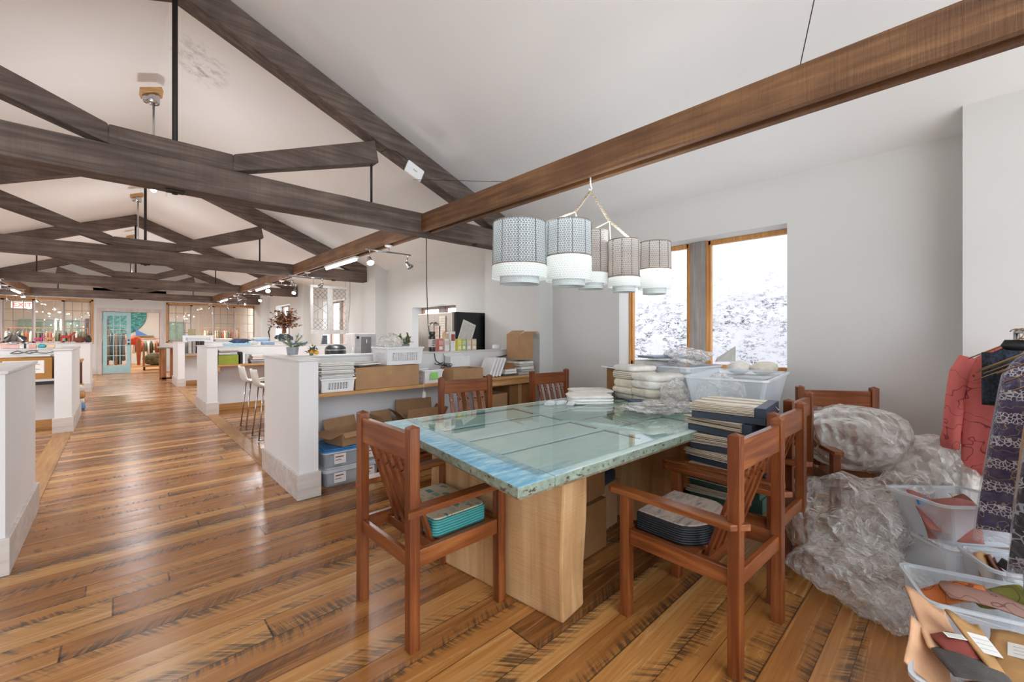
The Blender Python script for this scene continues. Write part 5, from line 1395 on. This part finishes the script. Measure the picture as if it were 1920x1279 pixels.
# ================================================================ stools and their high table
def stool(label, loc, rz):
    t = thing('bar_stool', label, 'stool', loc, rz, 'white shell bar stools')
    N = 14; K = 12; vs = []
    prof = [(-.20, .665), (-.17, .645), (-.08, .635), (.04, .632), (.12, .64), (.165, .665), (.19, .71), (.205, .77), (.215, .83), (.222, .87)]
    for i, (y, z) in enumerate(prof):
        for j in range(N + 1):
            u = j / N * 2 - 1; w = .195 if i < 6 else .195 - .02 * (i - 5)
            lift = .035 * abs(u) ** 3 if i < 6 else .0
            fwd = .04 * u * u if i >= 6 else 0
            vs.append((u * w, -(y - fwd) , z + lift))
    n0 = len(vs)
    vs += [(x, y, z - .008) if k < 6 * (N + 1) else (x, y - .008, z) for k, (x, y, z) in enumerate(vs)]
    fs = []
    P = len(prof)
    for i in range(P - 1):
        for j in range(N):
            a = i * (N + 1) + j; fs.append((a, a + 1, a + N + 2, a + N + 1)); fs.append((a + n0, a + N + 1 + n0, a + N + 2 + n0, a + 1 + n0))
    bd = [j for j in range(N + 1)] + [i * (N + 1) + N for i in range(1, P)] + [(P - 1) * (N + 1) + j for j in range(N - 1, -1, -1)] + [i * (N + 1) for i in range(P - 2, 0, -1)]
    for k in range(len(bd)): a, b = bd[k], bd[(k + 1) % len(bd)]; fs.append((b, a, a + n0, b + n0))
    MB().add(vs, fs).build('seat_shell', plain('warm white shell', 'd9d5cf', .35), t, smooth=True)
    for s_ in (-1, 1):
        MB().tube([(s_ * .13, .10, .635), (s_ * .17, .17, .012), (s_ * .17, -.17, .012), (s_ * .13, -.11, .635)], .009, 8).build('leg_frame', chrome, t, smooth=True)
    MB().tube([(-.158, .145, .22), (.158, .145, .22)], .008, 8).build('foot_rest', chrome, t, smooth=True)
    return t
s0 = stool('nearer of the two white shell bar stools', (1.42, 5.98, 0), -pi / 2)
s1 = copy_tree(s0); s1.location = (1.43, 6.72, 0); s1['label'] = 'farther of the two white shell bar stools'
t = thing('high_table', 'high oak table with thick legs beside the bar stools', 'table', (1.60, 5.4, 0))
MB().box(0, .70, 0, 1.75, .86, .90).build('table_top', oak_y, t, .005)
for x in (.03, .58):
    for y in (.05, 1.62): MB().box(x, x + .09, y, y + .09, 0, .859).build('leg', chairwood_z, t, .004)
MB().box(.06, .64, .14, 1.62, .40, .43).build('lower_shelf', oak_y, t, .003)
paper_stack('white papers on the high table beside the stools', (1.82, 6.6, .901), R(10), .3, .4, 5, .01, [paper, papergrey], jit=.04)
heap('plastic_bag', 'small crumpled white bag on the high table', 'bag', (1.80, 7.0, .901), (.10, .1, .04), 41, offwhite, sub=4)

# ---- shelf of the second half wall and its load
t = thing('wall_shelf', 'yellow oak shelf in front of the second half wall', 'shelf', (1.20, 8.27, .80))
MB().box(0, 2.7, 0, .37, -.03, 0).build('board', oak_x, t, .003); MB().box(0, .03, .02, .36, -.12, -.031).build('bracket', oak_x, t)
B2 = .801
carton('olive green box at the left end of the second shelf', (1.35, 8.46, B2), 0, .28, .3, .15, (), plain('olive green card', '8d9632', .7))
paper_stack('grey and white fabric stack on the olive green box', (1.35, 8.46, B2 + .151), 0, .27, .28, 5, .02, [papergrey, offwhite, plain('mauve cloth', '9a8e98', .9)])
for k, (x, m, l) in enumerate(((1.53, blackm, 'black binder next to the olive box'), (1.57, whitem, 'white binder standing after the black one'), (1.61, papergrey, 'grey binder, last of the upright three'))):
    b = thing('binder', l, 'binder', (x, 8.44, B2), 0, 'upright binders on the second shelf'); MB().box(-.017, .017, -.12, .12, 0, .20 - .02 * k).build('cover', m, b, .002)
paper_stack('pinkish white and slate paper pile right on the second shelf', (1.80, 8.46, B2), 0, .24, .26, 5, .034, [plain('slate paper', '7d8494', .7), papergrey, offwhite, plain('pinkish paper', 'd8c3ba', .7), paper])
paper_stack('loose flat white sheets at the right of the second shelf', (2.12, 8.42, B2), R(8), .3, .2, 2, .008, [paper], jit=.03)
# things on the second cap
C2 = 1.104
vs_ = thing('flower_vase', 'round clear vase with russet dried flowers on the second half wall', 'vase', (2.30, 8.72, C2))
MB().lathe([(.05, 0), (.10, .04), (.125, .11), (.10, .18), (.04, .22), (.035, .30), (.05, .33)], n=28, cap=False).build('vase_body', glassm, vs_, smooth=True)
MB().lathe([(.036, .21), (.030, .33)], n=20).build('stem_bunch', plain('brown stems', '8a5a38', .8), vs_)
lf = MB(); st = MB(); fl2 = MB(); rnd = random.Random(5)
for k in range(70):
    a = rnd.uniform(0, 6.28); e = rnd.uniform(.05, 1.35); L = rnd.uniform(.18, .40)
    p1 = Vector((cos(a) * cos(e) * L * .95, sin(a) * cos(e) * L * .9, .32 + sin(e) * L * .95))
    st.tube([(0, 0, .30), tuple(p1)], .0022, 4)
    for q in range(9):
        b = Vector((0, 0, .32)).lerp(p1, .45 + .6 * rnd.random()); aa = rnd.uniform(0, 6.28)
        leaf(lf if rnd.random() < .6 else fl2, b, (cos(aa), sin(aa), rnd.uniform(-.4, .8)), .07, .045)
st.build('stems', plain('brown stems', '8a5a38', .8), vs_); lf.build('russet_leaves', plain('russet dried leaves', '8c5a4c', .8, 0, .2), vs_); fl2.build('ochre_leaves', plain('ochre dried leaves', 'a0763c', .8, 0, .2), vs_)
for k, (x, w, h, col, l) in enumerate(((1.55, .42, .035, '9ccbe0', 'pale blue tray at the left of the vase'), (2.02, .20, .05, '7d98b4', 'muted blue folded cloth left of the vase'), (2.52, .30, .03, '3e6a92', 'dark blue folder right of the vase'))):
    o = MB().rbox((0, 0, h / 2), (w, .13, h)).build('flat_folder', plain('cap folder ' + col, col, .6), None, .006); o.location = (x, 8.72, C2); tag(o, l, 'folder')
heap('cloth_bundle', 'dark blue and white cloth heap left on the second half wall cap', 'cloth', (1.58, 8.72, C2 + .036), (.13, .06, .04), 44, plain('dark blue cloth', '46536e', .9, 0, .2, 30), amp=.4, sub=4)
heap('cloth_bundle', 'white cloth heap next to the dark blue one', 'cloth', (1.78, 8.72, C2), (.08, .05, .04), 45, offwhite, amp=.3, sub=4)
o = MB().hexa([(-.05, -.04, 0), (.05, -.04, 0), (.05, .04, 0), (-.05, .04, 0), (-.02, -.03, .17), (.05, -.03, .17), (.05, .03, .17), (-.02, .03, .17)]).build('desk_stand', plain('dark slate stand', '4d5560', .5), None, .004); o.location = (3.02, 8.72, C2); tag(o, 'dark slanted stand on the cap beneath the leaded windows', 'stand')
for k, (x, l) in enumerate(((1.9, 'thin dark figure sculpture on the far window ledge'), (2.45, 'thin wire figure sculpture right of the dark one'))):
    o = MB().tube([(0, 0, 0), (.01, 0, .14), (-.015, 0, .26), (.02, 0, .34), (.0, 0, .40)], [.018, .012, .022, .016, .012] if k == 0 else [.008, .005, .01, .006, .004], 8).build('figurine', blackm if k == 0 else iron, None, smooth=True)
    o.location = (3.2 + k * .42, 13.67, 1.104); tag(o, l, 'sculpture')

# ---- third half wall, its shelf, and the standing desk
t = thing('wall_shelf', 'dark topped shelf on the farthest right half wall', 'shelf', (1.24, 13.22, .82))
MB().box(0, 2.2, 0, .37, -.03, 0).build('board', greyboard, t); MB().box(0, 2.2, .0, .02, -.06, -.031).build('edge_strip', oak_x, t)
for k, (x, m) in enumerate(((1.34, papergrey), (1.42, concrete), (1.50, iron), (1.60, blackm))):
    b = thing('binder', ['leftmost large binder on the farthest right shelf', 'second large binder on the farthest right shelf', 'third large binder on the farthest right shelf, dark', 'black binder at the right of the farthest shelf'][k], 'binder', (x, 13.4, .821), 0, 'large binders on the farthest right shelf')
    MB().box(-.033, .033, -.13, .13, 0, .30).build('cover', m, b, .003)
carton('flat brown box on the floor under the farthest right shelf', (1.75, 13.3, 0), 0, .5, .3, .12, (), card_d)
t = thing('standing_desk', 'tall narrow oak standing desk at the end of the aisle', 'desk', (.86, 15.2, 0))
MB().box(0, .46, 0, 1.2, .90, .935).build('desk_top', greyboard, t, .004)
for y in (.06, 1.0): MB().box(.05, .15, y, y + .12, 0, .899).build('leg', oak_z, t, .004)
MB().box(.30, .38, .06, .14, 0, .899).box(.30, .38, 1.0, 1.08, 0, .899).build('leg', oak_z, t, .004)
MB().box(.0, .42, .06, .1, .03, .09).build('foot_bar', chairwood_x, t, .003)
for k, (x, h, m, l) in enumerate(((1.55, .07, whitem, 'long white perforated basket on the farthest right half wall'), (2.1, .05, papergrey, 'grey cloth stack on the farthest right half wall'), (2.6, .04, plain('navy cloth', '2f3c58', .9), 'navy cloth on the farthest right half wall'), (3.0, .06, plain('sky blue tray', '7fb4dc', .5), 'sky blue tray on the farthest right half wall'))):
    if k == 0: b = basket(l, (x, 13.67, C2), 0, .62, .13, .16)
    else: folded(l, (x, 13.67, C2), 0, .42, .15, [h, h * .7], [m, offwhite])
o = MB().lathe([(.05, 0), (.055, .02), (.05, .13), (.02, .18), (.02, .2)], n=16).build('water_bottle', plain('blue white bottle', 'a9c4e4', .3), smooth=True); o.location = (1.30, 13.67, C2); tag(o, 'pale blue bottle left of the long white basket', 'bottle')
heap('cloth_bundle', 'dark cloth heap near the window on the farthest right half wall', 'cloth', (3.6, 13.67, C2), (.22, .07, .10), 46, plain('dark mixed cloth', '3b4152', .9, 0, .3, 20), amp=.4, sub=4)
o = MB().rbox((0, 0, 0), (.22, .004, .26)).build('wall_card', plain('khaki card', 'aaa683', .8)); o.location = (1.98, Y1 - .006, 1.36); tag(o, 'khaki card taped to the right glazed grid', 'card')

# ================================================================ left side desks
t = thing('wall_shelf', 'pale shelf carrying the labelled box on the left side', 'shelf', (-2.6, 8.38, .70))
MB().box(0, 1.98, 0, .37, -.03, 0).build('board', whitewash, t, .003); MB().box(0, 1.98, .005, .03, -.075, -.031).build('edge_strip', blackm, t)
b = carton('brown cardboard box with a printed white sheet on its front, left side', (-.87, 8.53, .701), 0, .46, .28, .29, (), plain('ochre cardboard', 'a9783e', .8))
MB().box(-.20, .16, -.1415, -.1405, .08, .25).build('white_sheet', paper, b)
ln = MB()
for k in range(3): ln.box(-.17, .12 - .05 * (k == 1), -.1425, -.142, .195 - .033 * k, .203 - .033 * k)
ln.build('printed_lines', plain('faint ink', '8d8a88', .7), b)
paper_stack('white sheets lying on the labelled cardboard box', (-.90, 8.53, .994), 0, .50, .24, 2, .012, [paper])
o = MB().tube([(.10 * cos(a) * (1 + .3 * sin(3 * a)), .05 * sin(a), .03 + .02 * sin(2 * a)) for a in [k * .35 for k in range(19)]], .008, 6).tube([(.05, 0, .03), (.2, 0, .01), (.26, .02, .03)], .007, 6).build('bent_wire_frame', plain('grey bent wire', '7c7a76', .5, .4), None, smooth=True); o.location = (-.90, 8.53, 1.03); tag(o, 'tangle of bent grey wire on the sheets over the labelled box', 'wire')
lamp = thing('desk_lamp', 'chrome desk lamp with glowing underside on the left half wall', 'lamp', (-1.03, 8.86, C2))
MB().lathe([(.10, 0), (.095, .015), (.012, .02), (.012, .06), (.001, .06)], n=24).build('lamp_base', whitem, lamp)
MB().lathe([(.03, .19), (.04, .17), (.10, .10), (.14, .07), (.135, .065), (.001, .09)], n=28, cap=False).build('lamp_shade', chrome, lamp, smooth=True)
MB().tube([(-.03, 0, .17), (-.045, 0, .27)], .01, 8).tube([(.03, 0, .17), (.04, 0, .26)], .01, 8).build('shade_prong', chrome, lamp, smooth=True)
MB().lathe([(.11, .072), (.001, .074)], n=20, cap=False).build('bulb', bulbmat, lamp)
o = thing('white_package', 'long white package with a pink end on the left half wall', 'package', (-1.20, 8.80, C2 + .0005)); o.location = (-.98, 8.79, C2)
MB().box(-.40, -.15, -.05, .02, 0, .07).build('white_end', whitem, o, .004); MB().box(-.149, .01, -.05, .02, 0, .08).build('pink_end', plain('pale pink card', 'e6b9b0', .6), o, .006)
o = thing('black_frame', 'small black picture frame standing on the left half wall', 'frame', (-.93, 8.83, C2))
MB().box(0, .012, -.05, .05, 0, .12).build('frame_edge', blackm, o); MB().box(-.08, 0, .03, .045, .105, .12).build('frame_edge', blackm, o)
for k, (x, w, col, l) in enumerate(((-.85, .07, 'e0a99a', 'salmon folded cloth left of the teal one'), (-.68, .08, 'e8c8a6', 'peach folded cloth right of the teal one'))):
    o = MB().box(-w / 2, w / 2, -.045, .045, 0, .05).build('folded_cloth', plain('small cloth ' + col, col, .9), None, .01); o.location = (x, 8.80, C2); tag(o, l, 'cloth')
heap('cloth_bundle', 'teal cloth between two folded cloths on the left half wall', 'cloth', (-.767, 8.80, C2), (.04, .045, .03), 52, plain('teal orange cloth', '52b3bd', .9, 0, .2, 30), amp=.3, sub=3)
t = thing('canister', 'white canister with a wooden lid at the left picture edge', 'canister', (-1.24, 8.84, C2)); MB().lathe([(.07, 0), (.07, .12), (.001, .12)], n=20).build('canister_body', whitem, t); MB().lathe([(.10, .121), (.10, .145), (.001, .146)], n=20).build('lid', chairwood_x, t)
# figurines on the farthest left half wall
def animal(label, loc, s_, mat, name='animal_figurine'):
    t = thing(name, label, 'figurine', loc, R(10))
    bm = MB().ell((0, 0, .16), (.11, .035, .04), 14, 8).tube([(.09, 0, .17), (.13, 0, .23), (.14, 0, .25)], [.028, .02, .018], 8).ell((.165, 0, .255), (.035, .016, .018), 10, 6)
    for x in (-.08, -.06, .06, .08): bm.tube([(x, .018 if x in (-.08, .06) else -.018, .15), (x * 1.15, .018 if x in (-.08, .06) else -.018, 0)], [.012, .007], 6)
    bm.tube([(.15, .01, .265), (.14, .02, .30)], .004, 5).tube([(.15, -.01, .265), (.14, -.02, .30)], .004, 5)
    bm.v = [tuple(c * s_ for c in p) for p in bm.v]; bm.build('animal_body', mat, t, smooth=True); return t
animal('red deer figurine on the farthest left half wall', (-.86, 13.97, C2 + .006), .85, plain('red lacquer', 'b8402c', .4))
animal('pink animal figurine on the farthest left half wall', (-1.27, 13.97, C2), .6, plain('hot pink lacquer', 'd83f86', .4))
animal('spotted tan animal figurine between the pink and red ones', (-1.10, 13.97, C2), .6, plain('tan spotted lacquer', 'c89a6c', .5, 0, .3, 40))
t = thing('white_tray', 'long white tray under the red deer figurine', 'tray', (-.86, 13.97, C2 - .0005)); MB().box(-.16, .16, -.06, .06, .001, .006).build('tray_body', whitem, t)
for k, (x, m, l, sz) in enumerate(((-.63, rust, 'brown knit bundle at the aisle end of the left half wall', (.08, .06, .07)), (-.49, plain('dark patterned cloth', '413c3c', .9, 0, .3, 20), 'dark patterned bundle at the very aisle end of the left half wall', (.05, .06, .08)), (-1.6, plain('black teal cloth', '2c3a40', .9), 'dark teal bundle at the left of the pink figurine', (.15, .07, .09)))):
    heap('cloth_bundle', l, 'cloth', (x, 13.97, C2), sz, 60 + k, m, amp=.3, sub=4)
# shelf ends poking out past the left half wall
t = thing('storage_rack', 'low wooden rack with hanging cloth beyond the second left half wall', 'rack', (-1.6, 11.0, 0))
MB().box(0, 1.12, 0, .9, .78, .82).build('rack_top', oak_x, t, .004); MB().box(0, 1.12, 0, .9, .30, .33).build('lower_board', oak_x, t, .004)
for x in (.02, 1.04):
    for y in (.02, .82): MB().box(x, x + .06, y, y + .06, 0, .779).build('leg', chairwood_z, t, .003)
folded('pale pink white cloth pile on the left wooden rack', (-.72, 11.3, .821), 0, .44, .5, [.09, .09], [offwhite, cream])
folded('orange brown blanket on the lower board of the left rack', (-.72, 11.3, .331), 0, .42, .5, [.12, .1], [plain('orange brown cloth', 'a9683c', .9), plain('blue grey cloth', '5a6b86', .9)])
folded('white, tan and blue towels spilling beside the left rack', (-.60, 10.55, 0), R(20), .30, .5, [.10, .10, .12, .1], [plain('sky blue cloth', '5d93c9', .9), offwhite, tan, offwhite])
o = MB().box(-.5, .5, -.6, .6, 0, .012).build('floor_mat', plain('marled grey rug', 'b9b2ab', .95, 0, .2, 40)); o.location = (-1.2, 6.2, .0005); tag(o, 'pale grey rug on the floor left of the aisle', 'rug')
o = MB().tube([(0, 0, .02), (.22, .0, .02)], .015, 8).tube([(0, 0, .02), (-.1, .19, .02)], .015, 8).tube([(0, 0, .02), (0, 0, .40)], .02, 8).build('chair_base', blackm); o.location = (-.95, 7.3, 0); tag(o, 'black star foot of a swivel chair left of the aisle', 'chair')

# ================================================================ room beyond the glazed wall
art = thing('round_wall_art', 'large round teal woven artwork on the far white wall', 'artwork', (.10, 24.97, 2.16))
s = NT('teal woven rows'); v = s.coord(); n_ = s.noise(s.coord(scale=(5, 5, 26)), 1.5, 4, .6, .6)
s.base(s.ramp(n_, [(.35, '1f4a50'), (.5, '3f8d92'), (.68, '8fc4be')])); s.set(Roughness=.9); s.bump(n_, .5)
d = MB().lathe([(.001, 0), (.85, 0), (.87, .015), (.85, .03), (.001, .03)], n=64); d.xform(Matrix.Rotation(pi / 2, 4, 'X')); d.build('woven_disc', s.m, art)
t = thing('display_shelf', 'thin grey shelf on the far white wall below the round artwork', 'shelf', (.85, 24.85, 1.22)); MB().box(-.35, .35, -.1, .13, 0, .025).build('board', greyboard, t)
o = MB().add([(-.2, 0, 0), (.2, 0, 0), (-.2, 0, .27), (-.2, .06, 0), (.2, .06, 0), (-.2, .06, .27)], [(0, 1, 2), (5, 4, 3), (0, 3, 4, 1), (1, 4, 5, 2), (2, 5, 3, 0)]).build('blue_wedge', plain('cornflower blue', '4f7fc4', .6)); o.location = (.80, 24.8, 1.246); tag(o, 'cornflower blue wedge shaped piece on the far display shelf', 'decoration')
def clothes_row(label, x0, x1, y, ztop, zbot, cols, seed, horizontal=True):
    t = thing('garment_rack', label, 'clothes rack', (x0, y, 0))
    MB().tube([(-.05, 0, ztop + .1), (x1 - x0 + .05, 0, ztop + .1)], .015, 8).tube([(-.05, 0, 0), (-.05, 0, ztop + .1)], .015, 8).tube([(x1 - x0 + .05, 0, 0), (x1 - x0 + .05, 0, ztop + .1)], .015, 8).build('rack_frame', oak_z, t)
    rnd = random.Random(seed); n = int((x1 - x0) / .085)
    for k in range(n):
        x = (x1 - x0) * (k + .5) / n; c = cols[k % len(cols)]
        pl = []
        zb = zbot + rnd.uniform(-.06, .12)
        m = MB().lathe([(.02, zb), (.06, zb + .02), (.052, (zb + ztop) / 2), (.045, ztop - .1), (.02, ztop)], (x, 0, 0), 10, True, .95, 3.4)
        m.build('hanging_cloth', c, t, smooth=True)
        MB().tube([(x, 0, ztop - .01), (x, 0, ztop + .11)], .004, 5).build('hook', chrome, t)
cl = [plain('olive patterned cloth', '6b6448', .9, 0, .4, 26), plain('dark patterned cloth', '413c3c', .9, 0, .3, 20), plain('tan patterned cloth', 'a08868', .9, 0, .3, 22), plain('brick cloth', 'a2543c', .9), plain('cream cloth', 'd8d0c0', .9), sage]
clothes_row('rack of patterned dark clothes seen through the turquoise door', -.26, .22, 20.6, 1.35, .25, [cl[0], cl[1], cl[2], cl[1]], 2)
clothes_row('low rack of folded tan and red clothes right in the doorway', .45, 1.5, 22.6, 1.02, .55, [cl[4], cl[1], cl[2], cl[3], cl[5]], 3)
clothes_row('rack of coloured clothes behind the left glazed grid', -3.0, -.8, 21.0, 1.40, .8, cl, 4)
clothes_row('rack of pale clothes behind the right glazed grid', 2.6, 3.8, 21.4, 1.45, .8, [cl[4], cl[2], cl[5], cl[3]], 5)
heap('cloth_bundle', 'red and orange folded throw on the far rack', 'cloth', (.43, 22.3, .88), (.27, .15, .17), 71, plain('red orange cloth', 'c24a34', .9), amp=.2, sub=4)
t = thing('rolling_cart', 'low wooden cart heaped with olive cloth beyond the doorway', 'cart', (.72, 20.3, 0)); MB().box(-.05, .62, -.3, .35, .12, .17).build('cart_base', oak_x, t, .004)
MB().box(.56, .62, -.3, -.24, .17, .75).box(-.05, .01, -.3, -.24, .17, .9).build('cart_post', oak_z, t, .004)
for x in (0, .57):
    for y in (-.25, .3): MB().tube([(x - .02, y, .06), (x + .02, y, .06)], .06, 12).build('wheel', blackm, t)
heap('cloth_bundle', 'olive cloth heap lying on the rolling cart', 'cloth', (1.0, 20.3, .171), (.30, .27, .22), 72, cl[0], amp=.25, sub=4)
tg_ = MB().lathe([(.04, .2), (.08, .9), (.06, 1.1), (.03, 1.15)], (0, 0, 0), 12, True, 1, .6).build('hanging_apron', plain('rust leather', 'b0623a', .8), None, smooth=True); tg_.location = (.56, 19.9, .0); tag(tg_, 'rust leather apron hanging at the cart post', 'apron')
# exit sign, teal sashes and door in the far room
ex = thing('exit_sign', 'EXIT sign with red letters seen through the left glazed grid', 'sign', (-2.32, 21.6, 2.28))
MB().box(-.25, .25, -.02, .02, -.11, .11).tube([(0, 0, .11), (0, 0, ceil_z(-2.32) - 2.28)], .008, 6).build('sign_box', whitem, ex, .004)
text('lettering', 'EXIT', .21, plain('red sign letters', 'e0352b', .5, emit=1.2), (0, -.023, 0), (pi / 2, 0, 0), ex)
for x, w, l in ((-2.75, 1.05, 'wide teal framed double sash on the far wall behind the EXIT sign'), (-1.55, .40, 'narrow teal framed sash on the far wall'), (1.75, .5, 'teal framed glass door behind the right glazed grid')):
    t = thing('teal_sash', l, 'window', (x, 24.95, .55)); m = MB(); n = 2
    m.box(0, w, -.03, 0, 0, .06).box(0, w, -.03, 0, 1.25, 1.33)
    for k in range(n + 1): m.box(w * k / n - .035, w * k / n + .035, -.031, 0, 0, 1.33)
    m.build('sash_frame', plain('grey turquoise paint', '7fa79d', .5), t); MB().box(0, w, -.01, -.004, .06, 1.25).build('pane', plain('misty green glass', '8fada2', .15), t)
t = thing('dark_doorway', 'dark brown glazed door on the far wall behind the left grid', 'door', (-.95, 24.95, 0)); MB().box(0, .7, -.04, 0, 0, 1.95).build('door_leaf', plain('dark brown door', '4c3a31', .5), t); MB().box(.1, .6, -.05, -.041, 1.0, 1.85).build('pane', papergrey, t)
t = thing('candle_lamp', 'pair of glowing upright lamp tubes behind the left glazed grid', 'lamp', (-1.62, 22.4, .9))
for x in (0, .13): MB().lathe([(.022, .55), (.026, .8), (.015, .93), (.001, .95)], (x, 0, 0), 12).build('glowing_tube', tubemat, t, smooth=True)
MB().box(-.06, .2, -.06, .06, 0, .05).tube([(0, 0, .05), (0, 0, .55)], .01, 8).tube([(.13, 0, .05), (.13, 0, .55)], .01, 8).build('lamp_base', chrome, t)
t = thing('lamp_table', 'small table under the upright lamp tubes in the far room', 'table', (-1.57, 22.4, 0)); MB().box(-.3, .3, -.25, .25, .86, .899).build('table_top', oak_x, t); 
for x in (-.25, .25):
    for y in (-.2, .2): MB().box(x - .02, x + .02, y - .02, y + .02, 0, .859).build('leg', oak_z, t)
rnd = random.Random(9)
t = thing('string_lights', 'string of tiny fairy lights hanging behind the left glazed grid', 'lights', (-1.9, 22.0, 2.1))
pts = [(.16 * k, 0, -.25 * sin(k * .9) ** 2) for k in range(8)]
MB().tube(pts, .003, 5).tube([pts[0], (0, 0, ceil_z(-1.9) - 2.1)], .003, 5).tube([pts[-1], (pts[-1][0], 0, ceil_z(-1.9 + pts[-1][0]) - 2.1)], .003, 5).build('wire', iron, t)
for k in range(16):
    p = pts[k % 8]; MB().ell((p[0] + .04 * (k // 8), 0, p[2] - .02 - .5 * (k // 8) * rnd.random()), (.014, .014, .014), 8, 6).build('bulb', tubemat, t)
